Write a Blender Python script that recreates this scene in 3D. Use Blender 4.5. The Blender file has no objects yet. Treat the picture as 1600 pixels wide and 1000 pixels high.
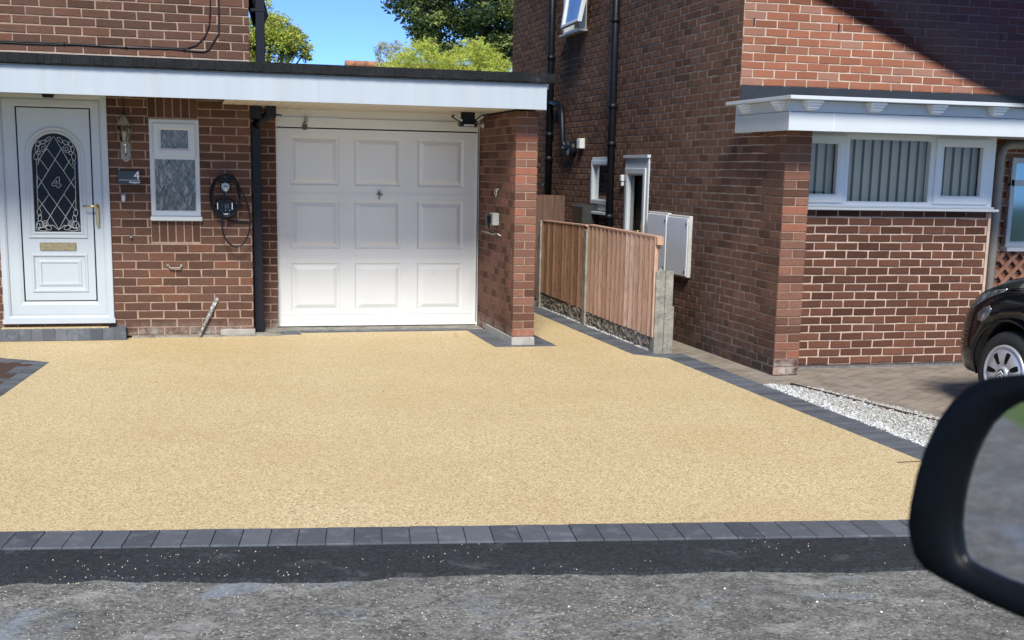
import bpy, bmesh, math, random
from mathutils import Vector, Matrix, noise
random.seed(7)
S = bpy.context.scene
COL = S.collection
R_ = math.radians

# ---------------------------------------------------------------- camera
# axes of the place seen in the camera (calibrated from vanishing lines)
FPX = 1957.0; PPX = 805.0; PPY = 630.0
CAM = Vector((0.0, -11.8, 1.6))
def _basis():
    y = Vector((286 - PPX, 255 - PPY, FPX)).normalized()
    x = Vector((8300 - PPX, 415 - PPY, FPX)); x = (x - y * x.dot(y)); 
    x = Vector((8300 - PPX, 415 - PPY, FPX)).normalized(); x = (x - y * x.dot(y)).normalized()
    z = x.cross(y)
    if z.y > 0: z = -z
    return x, y, z
BX, BY, BZ = _basis()
def _w(c): return Vector((BX.dot(c), BY.dot(c), BZ.dot(c)))
cd = bpy.data.cameras.new('camera'); cam = bpy.data.objects.new('camera', cd); COL.objects.link(cam)
right = _w(Vector((1, 0, 0))); down = _w(Vector((0, 1, 0))); fwd = _w(Vector((0, 0, 1)))
m = Matrix((right, -down, -fwd)).transposed().to_4x4(); m.translation = CAM
cam.matrix_world = m
cd.sensor_fit = 'HORIZONTAL'; cd.sensor_width = 36; cd.lens = FPX / 1600 * 36
cd.shift_x = (800 - PPX) / 1600; cd.shift_y = (PPY - 500) / 1600
cd.clip_start = 0.02; cd.clip_end = 600
cd.dof.use_dof = True; cd.dof.focus_distance = 10.2; cd.dof.aperture_fstop = 14
S.camera = cam
S.render.resolution_x = 1024; S.render.resolution_y = 640
# a point of the place from a spot of the photograph, on a known plane
def _ray(u, v): return _w(Vector((u - PPX, v - PPY, FPX)))
def onX(u, v, x): r = _ray(u, v); return CAM + r * ((x - CAM.x) / r.x)
def onY(u, v, y): r = _ray(u, v); return CAM + r * ((y - CAM.y) / r.y)
def onZ(u, v, z=0.0): r = _ray(u, v); return CAM + r * ((z - CAM.z) / r.z)

# ---------------------------------------------------------------- light
SUN_EL = 43.0; SUN_AZ = -12.0          # azimuth: degrees to the right of straight behind the camera
w = bpy.data.worlds.new("World"); S.world = w; w.use_nodes = True
nt = w.node_tree; bg = nt.nodes['Background']; sky = nt.nodes.new('ShaderNodeTexSky')
sky.sky_type = 'NISHITA'; sky.sun_disc = False; sky.sun_elevation = R_(SUN_EL); sky.sun_rotation = R_(180 - SUN_AZ)
sky.altitude = 7600; sky.air_density = 1.0; sky.dust_density = 3.0; sky.ozone_density = 7.0
nt.links.new(sky.outputs[0], bg.inputs[0]); bg.inputs[1].default_value = 0.15
sl = bpy.data.lights.new('sun', 'SUN'); sl.energy = 3.75; sl.angle = R_(19.0); sl.color = (1.0, 0.965, 0.87)
sun = bpy.data.objects.new('sun', sl); COL.objects.link(sun)
sd = Vector((math.sin(R_(SUN_AZ)) * math.cos(R_(SUN_EL)), -math.cos(R_(SUN_AZ)) * math.cos(R_(SUN_EL)), math.sin(R_(SUN_EL))))
sun.rotation_euler = sd.to_track_quat('Z', 'Y').to_euler(); sun.location = (3, -20, 20)
S.view_settings.view_transform = 'Standard'; S.view_settings.look = 'None'
S.view_settings.exposure = 0.65; S.view_settings.gamma = 1

# ---------------------------------------------------------------- materials
def newmat(name):
    mt = bpy.data.materials.new(name); mt.use_nodes = True
    t = mt.node_tree; b = t.nodes['Principled BSDF']; return mt, t, b
def ramp(t, fac, stops):
    r = t.nodes.new('ShaderNodeValToRGB'); e = r.color_ramp.elements
    while len(e) < len(stops): e.new(0.5)
    for el, (p, c) in zip(e, stops): el.position = p; el.color = (*c, 1)
    t.links.new(fac, r.inputs[0]); return r.outputs[0]
def coord(t, kind='Object', scale=(1, 1, 1)):
    c = t.nodes.new('ShaderNodeTexCoord'); mp = t.nodes.new('ShaderNodeMapping'); mp.inputs['Scale'].default_value = scale
    t.links.new(c.outputs[kind], mp.inputs[0]); return mp.outputs[0]
def noi(t, vec, scale, detail=4, rough=.55, dist=0):
    n = t.nodes.new('ShaderNodeTexNoise'); n.inputs['Scale'].default_value = scale; n.inputs['Detail'].default_value = detail
    n.inputs['Roughness'].default_value = rough; n.inputs['Distortion'].default_value = dist
    t.links.new(vec, n.inputs['Vector']); return n.outputs['Fac']
def mix(t, fac, a, b, mode='MIX'):
    n = t.nodes.new('ShaderNodeMix'); n.data_type = 'RGBA'; n.blend_type = mode
    for s, v in ((n.inputs[0], fac), (n.inputs[6], a), (n.inputs[7], b)):
        if hasattr(v, 'node'): t.links.new(v, s)
        elif s == n.inputs[0]: s.default_value = v
        else: s.default_value = (*v, 1)
    return n.outputs[2]
def maprange(t, v, a, b, c=0, d=1):
    n = t.nodes.new('ShaderNodeMapRange'); n.inputs[1].default_value = a; n.inputs[2].default_value = b
    n.inputs[3].default_value = c; n.inputs[4].default_value = d; t.links.new(v, n.inputs[0]); return n.outputs[0]
def bump(t, b, h, strength, dist=.01):
    n = t.nodes.new('ShaderNodeBump'); n.inputs['Strength'].default_value = strength; n.inputs['Distance'].default_value = dist
    t.links.new(h, n.inputs['Height']); t.links.new(n.outputs[0], b.inputs['Normal'])
def mat(name, c, rough=.5, amt=.12, scale=6, bmp=0.0, bscale=40, metal=0, spec=.5, stretch=(1, 1, 1), dirt=None, coat=0):
    mt, t, b = newmat(name); v = coord(t, 'Object', stretch)
    n = noi(t, v, scale)
    lo = tuple(x * (1 - amt) for x in c); hi = tuple(min(1, x * (1 + amt)) for x in c)
    colr = ramp(t, n, [(.3, lo), (.7, hi)])
    if dirt:
        n2 = noi(t, v, dirt[1], 6, .7)
        colr = mix(t, maprange(t, n2, dirt[2], dirt[3]), colr, dirt[0])
    t.links.new(colr, b.inputs['Base Color'])
    b.inputs['Roughness'].default_value = rough; b.inputs['Metallic'].default_value = metal
    b.inputs['Specular IOR Level'].default_value = spec
    if coat: b.inputs['Coat Weight'].default_value = coat; b.inputs['Coat Roughness'].default_value = .05
    if bmp: bump(t, b, noi(t, v, bscale, 5, .6), bmp)
    return mt
def brickmat(name, cols, streak=.35, stain=None, low=None):
    mt, t, b = newmat(name)
    a = t.nodes.new('ShaderNodeAttribute'); a.attribute_name = 'tone'
    sep = t.nodes.new('ShaderNodeSeparateColor'); t.links.new(a.outputs['Color'], sep.inputs[0])
    n = len(cols); c = ramp(t, sep.outputs[0], [(i / (n - 1), x) for i, x in enumerate(cols)])
    v = coord(t, 'Object')
    vs = coord(t, 'Object', (1, 1, 7))
    st = noi(t, vs, 22, 6, .7, .3)
    c = mix(t, maprange(t, st, .25, .75, 1 - streak, 1 + streak * .8), (0, 0, 0), c, 'MIX') if False else c
    m1 = t.nodes.new('ShaderNodeVectorMath'); m1.operation = 'SCALE'; t.links.new(c, m1.inputs[0]); t.links.new(maprange(t, st, .25, .75, 1 - streak, 1 + streak), m1.inputs['Scale'])
    c = m1.outputs[0]
    sp = noi(t, v, 130, 3, .6)
    c = mix(t, maprange(t, sp, .66, .8, 0, .6), c, (.34, .19, .13))
    big = noi(t, v, 1.3, 4, .6)
    m2 = t.nodes.new('ShaderNodeVectorMath'); m2.operation = 'SCALE'; t.links.new(c, m2.inputs[0]); t.links.new(maprange(t, big, .3, .7, .86, 1.14), m2.inputs['Scale'])
    c = m2.outputs[0]
    if stain:   # pale salts and dirt splash near the ground
        gz = t.nodes.new('ShaderNodeNewGeometry'); sx = t.nodes.new('ShaderNodeSeparateXYZ'); t.links.new(gz.outputs['Position'], sx.inputs[0])
        hgt = maprange(t, sx.outputs['Z'], stain[1], .02, 0, 1)
        nn = noi(t, v, 9, 6, .75)
        mm = t.nodes.new('ShaderNodeMath'); mm.operation = 'MULTIPLY'; t.links.new(hgt, mm.inputs[0]); t.links.new(maprange(t, nn, .4, .62, 0, 1), mm.inputs[1])
        c = mix(t, mm.outputs[0], c, stain[0])
    t.links.new(c, b.inputs['Base Color']); b.inputs['Roughness'].default_value = .9; b.inputs['Specular IOR Level'].default_value = .12
    bump(t, b, st, .55, .004)
    return mt
M = {}
M['brick_l'] = brickmat('red rustic brick', [(.065, .035, .025), (.10, .053, .038), (.086, .047, .034), (.12, .064, .046), (.105, .056, .040), (.145, .067, .044)], stain=((.30, .28, .25), .16))
M['brick_pier'] = brickmat('pillar brick', [(.09, .045, .032), (.14, .07, .049), (.18, .093, .066), (.20, .10, .07), (.27, .107, .068)], stain=((.42, .40, .36), .16))
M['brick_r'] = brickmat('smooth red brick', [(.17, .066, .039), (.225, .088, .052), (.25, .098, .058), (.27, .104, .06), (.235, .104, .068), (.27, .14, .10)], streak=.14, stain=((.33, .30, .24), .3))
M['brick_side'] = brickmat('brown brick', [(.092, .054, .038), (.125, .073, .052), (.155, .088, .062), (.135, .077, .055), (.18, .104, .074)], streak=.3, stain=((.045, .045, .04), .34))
M['brick_panel'] = brickmat('dark brown brick', [(.068, .031, .021), (.105, .048, .033), (.088, .039, .027), (.12, .054, .037), (.15, .066, .043)], streak=.3)
def mortar(name, c): return mat(name, c, .95, .16, 14, .6, 90, dirt=((c[0] * .6, c[1] * .6, c[2] * .6), 5, .5, .8))
M['mortar_l'] = mortar('buff pink mortar', (.34, .235, .175)); M['mortar_r'] = mortar('pale mortar', (.48, .375, .29))
M['mortar_side'] = mortar('grey brown mortar', (.45, .355, .275)); M['mortar_panel'] = mortar('pale pink mortar', (.50, .375, .295))
M['render'] = mat('cement render', (.36, .34, .31), .95, .2, 12, .8, 50)
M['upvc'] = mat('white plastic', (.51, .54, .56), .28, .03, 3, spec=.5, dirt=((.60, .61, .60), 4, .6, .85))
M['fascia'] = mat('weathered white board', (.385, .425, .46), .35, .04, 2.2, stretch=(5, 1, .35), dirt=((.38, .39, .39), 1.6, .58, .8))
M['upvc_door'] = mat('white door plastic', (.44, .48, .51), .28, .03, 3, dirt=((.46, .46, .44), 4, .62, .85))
M['upvc_lifted'] = mat('lightened white plastic', (.80, .82, .81), .25, .02, 3)  # white plastic made lighter in colour to offset the shade under the canopy
M['upvc_old'] = mat('aged white plastic', (.60, .60, .58), .35, .05, 5)
M['garage'] = mat('white painted steel', (.73, .73, .70), .30, .02, 3, dirt=((.56, .56, .54), 3.5, .6, .85))
M['soffit'] = mat('cream soffit board', (.62, .57, .50), .5, .05, 4)
M['black'] = mat('black plastic', (.008, .009, .013), .42, .2, 5, spec=.25)
M['felt'] = mat('black roof felt', (.009, .010, .012), .75, .5, 7, .7, 60, dirt=((.07, .07, .07), 7, .63, .76), spec=.25)
M['iron'] = mat('weathered lantern metal', (.24, .235, .21), .45, .5, 60, .3, 120, metal=.3)
M['chrome'] = mat('bright metal', (.7, .7, .7), .25, .1, 30, metal=1)
M['brass'] = mat('brass', (.55, .40, .20), .3, .2, 40, metal=1)
M['steel'] = mat('dull steel', (.35, .34, .33), .45, .3, 30, metal=.8)
M['lead'] = mat('leading', (.50, .52, .52), .5, .1, 30)
M['darkglass'] = mat('dark obscure glass', (.006, .008, .012), .3, .5, 30, spec=.18)
M['concrete'] = mat('weathered concrete', (.27, .255, .22), .92, .3, 9, .9, 60, dirt=((.10, .10, .085), 7, .5, .7))
M['gravelboard'] = mat('rock faced concrete', (.26, .225, .185), .95, .5, 18, 1.0, 40, dirt=((.05, .045, .04), 14, .5, .65))
M['metalbox'] = mat('grey cabinet paint', (.74, .76, .78), .5, .05, 6, dirt=((.58, .59, .59), 10, .6, .8))
M['cabedge'] = mat('pale cabinet edge', (.55, .54, .50), .6, .1, 8)
M['rubber'] = mat('tyre rubber', (.016, .016, .017), .75, .3, 14)
M['hub'] = mat('silver hubcap', (.52, .52, .54), .35, .05, 8, metal=.55)
M['paint'] = mat('black car paint', (.004, .005, .008), .2, .2, 4, coat=.55, spec=.2)
M['trim'] = mat('dark car plastic', (.003, .004, .006), .45, .2, 30, spec=.14)
M['terracotta'] = mat('terracotta tiles', (.36, .17, .10), .9, .3, 9, .6, 30)
M['curtain'] = mat('net curtain', (.55, .58, .60), .9, .25, 30, stretch=(1, 1, .25))
M['grey_pipe'] = mat('grey plastic pipe', (.33, .31, .28), .5, .1, 9)
M['white_dark'] = mat('white label paint', (.8, .8, .8), .5, .02)
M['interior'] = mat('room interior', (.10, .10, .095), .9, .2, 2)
M['blind'] = mat('grey blind fabric', (.66, .58, .47), .9, .06, 3)
M['soil'] = mat('bare soil', (.06, .032, .022), 1, .4, 30, 1.0, 50)
M['bark'] = mat('bark', (.07, .055, .04), .95, .4, 20, .8, 40, stretch=(1, 1, .3))

def woodmat(name, cols, dark):
    mt, t, b = newmat(name); a = t.nodes.new('ShaderNodeAttribute'); a.attribute_name = 'tone'
    sep = t.nodes.new('ShaderNodeSeparateColor'); t.links.new(a.outputs['Color'], sep.inputs[0])
    n = len(cols); c = ramp(t, sep.outputs[0], [(i / (n - 1), x) for i, x in enumerate(cols)])
    v = coord(t, 'Object', (6, 6, .6)); g = noi(t, v, 9, 6, .65, 1.2)
    c = mix(t, maprange(t, g, .45, .75), c, dark)
    k = t.nodes.new('ShaderNodeTexVoronoi'); k.inputs['Scale'].default_value = 5; k.inputs['Randomness'].default_value = 1
    t.links.new(coord(t, 'Object', (1.0, 2.4, .9)), k.inputs['Vector'])
    c = mix(t, maprange(t, k.outputs['Distance'], .075, .03), c, dark)
    t.links.new(c, b.inputs['Base Color']); b.inputs['Roughness'].default_value = .85; bump(t, b, g, .3, .004); return mt
M['fence_new'] = woodmat('dip treated softwood', [(.42, .23, .15), (.58, .36, .26), (.72, .49, .37), (.50, .30, .20), (.66, .42, .31)], (.22, .115, .075))
M['fence_old'] = woodmat('brown fence wood', [(.22, .11, .06), (.36, .19, .11), (.48, .27, .17), (.30, .155, .09)], (.08, .042, .028))
M['gatewood'] = woodmat('dark stained wood', [(.11, .06, .042), (.14, .078, .056), (.125, .067, .048)], (.04, .022, .016))
M['trellis'] = woodmat('red brown trellis wood', [(.34, .17, .11), (.30, .15, .10)], (.2, .09, .06))

def glassmat(name, tint=(.9, .93, .92), refl=.0, gain=.8):
    mt, t, b = newmat(name); out = [n for n in t.nodes if n.type == 'OUTPUT_MATERIAL'][0]; t.nodes.remove(b)
    tr = t.nodes.new('ShaderNodeBsdfTransparent'); tr.inputs[0].default_value = (*tint, 1)
    gl = t.nodes.new('ShaderNodeBsdfGlossy'); gl.inputs['Roughness'].default_value = .02
    fr = t.nodes.new('ShaderNodeFresnel'); fr.inputs[0].default_value = 1.5
    mm = t.nodes.new('ShaderNodeMath'); mm.operation = 'MULTIPLY_ADD'; mm.inputs[1].default_value = gain; mm.inputs[2].default_value = refl; mm.use_clamp = True
    t.links.new(fr.outputs[0], mm.inputs[0])
    mx = t.nodes.new('ShaderNodeMixShader'); t.links.new(mm.outputs[0], mx.inputs[0]); t.links.new(tr.outputs[0], mx.inputs[1]); t.links.new(gl.outputs[0], mx.inputs[2])
    t.links.new(mx.outputs[0], out.inputs[0]); return mt
M['glass'] = glassmat('window glass', (.96, .94, .88), refl=.01, gain=.6); M['clear'] = glassmat('lantern glass', (.8, .8, .76))
def mirrormat():
    mt, t, b = newmat('mirror glass'); b.inputs['Metallic'].default_value = 1; b.inputs['Roughness'].default_value = .03
    b.inputs['Base Color'].default_value = (.62, .64, .68, 1); return mt
M['mirror'] = mirrormat()

def obscure():
    mt, t, b = newmat('patterned privacy glass'); v = coord(t, 'Object', (1, 1, .33)); n = noi(t, v, 34, 5, .6, 1.2)
    c = ramp(t, n, [(.3, (.03, .033, .038)), (.5, (.10, .105, .11)), (.68, (.32, .33, .34))])
    t.links.new(c, b.inputs['Base Color']); b.inputs['Roughness'].default_value = .15; bump(t, b, n, .4, .003); return mt
M['obscure'] = obscure()

def resin():
    mt, t, b = newmat('resin bound gravel'); v = coord(t, 'Object')
    vo = t.nodes.new('ShaderNodeTexVoronoi'); vo.inputs['Scale'].default_value = 150; t.links.new(v, vo.inputs['Vector'])
    sep = t.nodes.new('ShaderNodeSeparateColor'); t.links.new(vo.outputs['Color'], sep.inputs[0])
    c = ramp(t, sep.outputs[0], [(0, (.25, .17, .08)), (.2, (.48, .355, .175)), (.45, (.64, .50, .27)), (.8, (.71, .585, .35)), (1, (.83, .74, .52))])
    v2 = t.nodes.new('ShaderNodeTexVoronoi'); v2.inputs['Scale'].default_value = 52; t.links.new(v, v2.inputs['Vector'])
    s2 = t.nodes.new('ShaderNodeSeparateColor'); t.links.new(v2.outputs['Color'], s2.inputs[0])
    c = mix(t, maprange(t, s2.outputs[1], 0, 1, 0, .26), c, (.38, .29, .15))
    big = noi(t, v, .8, 5, .6); c = mix(t, maprange(t, big, .35, .7, 0, .34), c, (.47, .315, .14))
    bg2 = noi(t, coord(t, 'Object', (.35, 1.6, 1)), 1.1, 4, .6, .5); c = mix(t, maprange(t, bg2, .5, .75, 0, .3), c, (.62, .48, .28))
    spk = noi(t, v, 95, 2, .5); c = mix(t, maprange(t, spk, .70, .76, 0, .7), c, (.17, .10, .06))
    t.links.new(c, b.inputs['Base Color']); b.inputs['Roughness'].default_value = .6
    bump(t, b, vo.outputs['Distance'], .5, .003); return mt
M['resin'] = resin()
def asphalt(name, a, bb, patches=None, scale=120):
    mt, t, b = newmat(name); v = coord(t, 'Object')
    vo = t.nodes.new('ShaderNodeTexVoronoi'); vo.inputs['Scale'].default_value = scale; t.links.new(v, vo.inputs['Vector'])
    sep = t.nodes.new('ShaderNodeSeparateColor'); t.links.new(vo.outputs['Color'], sep.inputs[0])
    c = ramp(t, sep.outputs[0], [(0, a), (.6, bb), (.93, tuple(x * 1.35 for x in bb)), (1, tuple(min(1, x * 2.6) for x in bb))])
    n = noi(t, v, 2.2, 6, .65); c = mix(t, maprange(t, n, .35, .68, 0, .6), c, a)
    if patches:
        for (pc, ps, lo, hi, st) in patches:
            pn = noi(t, coord(t, 'Object', st), ps, 7, .72, .6); c = mix(t, maprange(t, pn, lo, hi, 0, .85), c, pc)
    t.links.new(c, b.inputs['Base Color']); b.inputs['Roughness'].default_value = .85
    hn = noi(t, v, 70, 5, .7); bump(t, b, hn, .9, .012); return mt
M['road'] = asphalt('worn asphalt', (.075, .072, .065), (.225, .217, .198), [((.30, .295, .27), 8.0, .48, .70, (1, 1.15, 1)), ((.42, .415, .39), 3.0, .54, .72, (1, 1.25, 1)), ((.25, .29, .34), 1.5, .56, .66, (1, 1.3, 1)), ((.38, .27, .16), 1.1, .64, .78, (.8, 3.5, 1)), ((.035, .034, .032), 26, .53, .68, (1, 1, 1)), ((.05, .048, .045), 2.6, .55, .75, (1, 1.4, 1)), ((.42, .41, .38), 24, .60, .70, (1, 1.1, 1))], 105)
M['tarmac'] = asphalt('fresh tarmac', (.006, .007, .009), (.026, .029, .035), [((.12, .125, .13), 3.2, .57, .72, (1, 1, 1)), ((.055, .056, .06), 40, .5, .72, (1, 1, 1)), ((.006, .006, .008), 55, .5, .7, (1, 1, 1))], 120)
def paving():
    mt, t, b = newmat('aged block paving'); v = coord(t, 'Object', (1, 1, 1))
    mp = t.nodes.new('ShaderNodeMapping'); mp.inputs['Rotation'].default_value = (0, 0, R_(-38)); t.links.new(v, mp.inputs[0])
    br = t.nodes.new('ShaderNodeTexBrick'); br.inputs['Scale'].default_value = 1; br.inputs['Brick Width'].default_value = .205; br.inputs['Row Height'].default_value = .103
    br.inputs['Mortar Size'].default_value = .004; br.inputs['Mortar Smooth'].default_value = .3
    br.inputs['Color1'].default_value = (.17, .135, .10, 1); br.inputs['Color2'].default_value = (.27, .215, .165, 1); br.inputs['Mortar'].default_value = (.06, .055, .04, 1)
    t.links.new(mp.outputs[0], br.inputs['Vector'])
    n = noi(t, v, 5, 6, .7); c = mix(t, maprange(t, n, .38, .68, 0, .8), br.outputs['Color'], (.31, .28, .24))
    n3 = noi(t, v, 60, 4, .7); c = mix(t, maprange(t, n3, .5, .8, 0, .5), c, (.13, .11, .09))
    t.links.new(c, b.inputs['Base Color']); b.inputs['Roughness'].default_value = .92
    bump(t, b, br.outputs['Fac'], -.5, .01); return mt
M['paving'] = paving()
def tonemat(name, cols, rough=.8, bmp=.4, bscale=60, dirt=None, sub=0, trans=0):
    mt, t, b = newmat(name); a = t.nodes.new('ShaderNodeAttribute'); a.attribute_name = 'tone'
    sep = t.nodes.new('ShaderNodeSeparateColor'); t.links.new(a.outputs['Color'], sep.inputs[0])
    n = len(cols); c = ramp(t, sep.outputs[0], [(i / (n - 1), x) for i, x in enumerate(cols)])
    v = coord(t, 'Object')
    if dirt: c = mix(t, maprange(t, noi(t, v, dirt[1], 6, .7), dirt[2], dirt[3]), c, dirt[0])
    t.links.new(c, b.inputs['Base Color']); b.inputs['Roughness'].default_value = rough
    if bmp: bump(t, b, noi(t, v, bscale, 5, .6), bmp, .005)
    if trans:
        out = [n for n in t.nodes if n.type == 'OUTPUT_MATERIAL'][0]
        tl = t.nodes.new('ShaderNodeBsdfTranslucent'); t.links.new(c, tl.inputs[0]); mx = t.nodes.new('ShaderNodeMixShader'); mx.inputs[0].default_value = trans
        t.links.new(b.outputs[0], mx.inputs[1]); t.links.new(tl.outputs[0], mx.inputs[2]); t.links.new(mx.outputs[0], out.inputs[0])
    return mt
M['block'] = tonemat('charcoal paving block', [(.055, .062, .077), (.078, .088, .105), (.112, .122, .14), (.07, .077, .09), (.092, .10, .118)], .7, .5, 70, ((.17, .18, .20), 9, .5, .8))
M['pebble'] = tonemat('white limestone chippings', [(.16, .155, .145), (.33, .325, .31), (.42, .41, .39), (.36, .34, .30), (.50, .50, .49), (.62, .63, .63), (.72, .73, .74)], .85, .3)
M['grit'] = tonemat('cream grit', [(.62, .52, .34), (.75, .68, .52), (.80, .78, .72)], .8, 0)
M['leaf_maple'] = tonemat('maple leaves', [(.012, .024, .010), (.025, .045, .014), (.045, .08, .02), (.13, .18, .04), (.40, .43, .12)], .5, 0, trans=.25)
M['leaf_light'] = tonemat('feathery yellow green foliage', [(.26, .30, .04), (.45, .51, .07), (.60, .66, .13), (.74, .78, .26)], .6, 0, trans=.3)
M['leaf_mid'] = tonemat('mid green leaves', [(.07, .10, .02), (.20, .26, .03), (.36, .42, .06), (.52, .56, .10), (.50, .38, .22)], .55, 0, trans=.3)
M['leaf_pale'] = tonemat('pale grey green leaves', [(.34, .38, .27), (.50, .54, .42), (.62, .58, .48)], .6, 0, trans=.3)
M['leaf_dark'] = tonemat('hedge leaves', [(.03, .05, .015), (.06, .10, .025), (.10, .15, .04)], .6, 0, trans=.2)
M['grass'] = mat('grass', (.09, .15, .03), .9, .4, 14, .8, 60)
M['leaf_dry'] = mat('dry fallen leaf', (.45, .30, .16), .8, .2, 30)

# ---------------------------------------------------------------- mesh builder
BASE = {}
class MB:
    def __init__(s): s.bm = bmesh.new(); s.tone = s.bm.loops.layers.float_color.new('tone'); s.t = None; s.mi = 0
    def _f(s, vs, t=None, mi=None, sm=False):
        try: f = s.bm.faces.new(vs)
        except ValueError: return None
        f.material_index = s.mi if mi is None else mi; f.smooth = sm
        tt = t if t is not None else (s.t if s.t is not None else .5)
        for l in f.loops: l[s.tone] = (tt, tt, tt, 1)
        return f
    def V(s, *p): return s.bm.verts.new(p[0] if len(p) == 1 else p)
    def face(s, pts, t=None, mi=None): return s._f([s.V(p) for p in pts], t, mi)
    def box(s, x0, x1, y0, y1, z0, z1, t=None, mi=None, bev=0):
        tmp = [s.V(x, y, z) for z in (z0, z1) for y in (y0, y1) for x in (x0, x1)]
        fs = []
        for q in ((0, 2, 3, 1), (4, 5, 7, 6), (0, 1, 5, 4), (2, 6, 7, 3), (0, 4, 6, 2), (1, 3, 7, 5)):
            fs.append(s._f([tmp[i] for i in q], t, mi))
        if bev:
            es = list({e for f in fs for e in f.edges})
            bmesh.ops.bevel(s.bm, geom=es, offset=bev, segments=1, affect='EDGES', profile=.5, material=-1)
        return s
    def prism(s, pts, fn, a, b, t=None, mi=None):      # fn(p, depth) -> xyz
        A = [s.V(fn(p, a)) for p in pts]; B = [s.V(fn(p, b)) for p in pts]
        s._f(A, t, mi); s._f(B[::-1], t, mi)
        n = len(pts)
        for i in range(n): s._f([A[i], A[(i + 1) % n], B[(i + 1) % n], B[i]], t, mi)
        return s
    def tube(s, pts, r, n=8, t=None, mi=None, flat=None):
        pts = [Vector(p) for p in pts]; rings = []
        for i, p in enumerate(pts):
            d = (pts[min(i + 1, len(pts) - 1)] - pts[max(i - 1, 0)])
            if d.length < 1e-9: d = Vector((0, 0, 1))
            d.normalize()
            up = Vector((0, 1, 0)) if abs(d.y) < .9 else Vector((1, 0, 0))
            a = d.cross(up).normalized(); b = d.cross(a).normalized()
            rr = r[i] if isinstance(r, (list, tuple)) else r
            rings.append([s.V(p + a * rr * math.cos(k * 2 * math.pi / n) + b * rr * (flat or 1) * math.sin(k * 2 * math.pi / n)) for k in range(n)])
        for A, B in zip(rings, rings[1:]):
            for k in range(n): s._f([A[k], A[(k + 1) % n], B[(k + 1) % n], B[k]], t, mi, True)
        s._f(rings[0][::-1], t, mi); s._f(rings[-1], t, mi); return s
    def lathe(s, prof, origin, axis, n=24, t=None, mi=None, sq=None):
        o = Vector(origin); ax = Vector(axis).normalized(); u = ax.orthogonal().normalized() if sq is None else Vector(sq); v = ax.cross(u)
        rings = []
        for (r, h) in prof: rings.append([s.V(o + ax * h + (u * math.cos(2 * math.pi * (k + .5) / n) + v * math.sin(2 * math.pi * (k + .5) / n)) * max(r, 1e-4)) for k in range(n)])
        for A, B in zip(rings, rings[1:]):
            for k in range(n): s._f([A[k], A[(k + 1) % n], B[(k + 1) % n], B[k]], t, mi, n > 8)
        s._f(rings[0][::-1], t, mi); s._f(rings[-1], t, mi); return s
    def ball(s, c, r, n=10, t=None, mi=None, sc=(1, 1, 1)):
        prof = [(r * math.sin(math.pi * i / n), -r * math.cos(math.pi * i / n)) for i in range(n + 1)]
        k0 = len(s.bm.verts); s.lathe(prof, (0, 0, 0), (0, 0, 1), n * 2, t, mi); s.bm.verts.ensure_lookup_table()
        for v in s.bm.verts[k0:]: v.co = Vector((v.co.x * sc[0], v.co.y * sc[1], v.co.z * sc[2])) + Vector(c)
        return s
    def loops(s, rings, fill=True, t=None, mi=None):   # nested rings of equal count
        R = [[s.V(p) for p in r] for r in rings]; n = len(R[0])
        for A, B in zip(R, R[1:]):
            for k in range(n): s._f([A[k], A[(k + 1) % n], B[(k + 1) % n], B[k]], t, mi)
        if fill: s._f(R[-1], t, mi)
        return s
    def build(s, name, mats, parent=None, bevel=0, recalc=True, local=False, smooth=None, base=None, weld=0):
        bm = s.bm
        if weld: bmesh.ops.remove_doubles(bm, verts=bm.verts, dist=weld)
        if recalc: bmesh.ops.recalc_face_normals(bm, faces=bm.faces)
        if bevel:
            es = [e for e in bm.edges if len(e.link_faces) == 2 and e.calc_face_angle(0) > .7]
            bmesh.ops.bevel(bm, geom=es, offset=bevel, segments=2, affect='EDGES', profile=.5)
        b = Vector((0, 0, 0))
        if not local:
            if parent is not None: b = BASE[parent.name]
            elif base is not None: b = Vector(base)
            bmesh.ops.translate(bm, verts=bm.verts, vec=-b)
        me = bpy.data.meshes.new(name); bm.to_mesh(me); bm.free()
        for mm in (mats if isinstance(mats, (list, tuple)) else [mats]): me.materials.append(M[mm] if isinstance(mm, str) else mm)
        if smooth: me.polygons.foreach_set('use_smooth', [True] * len(me.polygons))
        o = bpy.data.objects.new(name, me); COL.objects.link(o)
        if parent is not None: o.parent = parent
        elif not local: o.location = b
        BASE[o.name] = b
        return o
def thing(name, label, cat, base=(0, 0, 0), group=None):
    o = bpy.data.objects.new(name, None); COL.objects.link(o); o.location = base; o.empty_display_size = .2
    BASE[o.name] = Vector(base); o['label'] = label; o['category'] = cat
    if group: o['group'] = group
    return o
def tag(o, label, cat, group=None):
    o['label'] = label; o['category'] = cat
    if group: o['group'] = group
    return o
def struct(o): o['kind'] = 'structure'; return o
def stuff(o, label, cat): o['kind'] = 'stuff'; return tag(o, label, cat)

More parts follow.
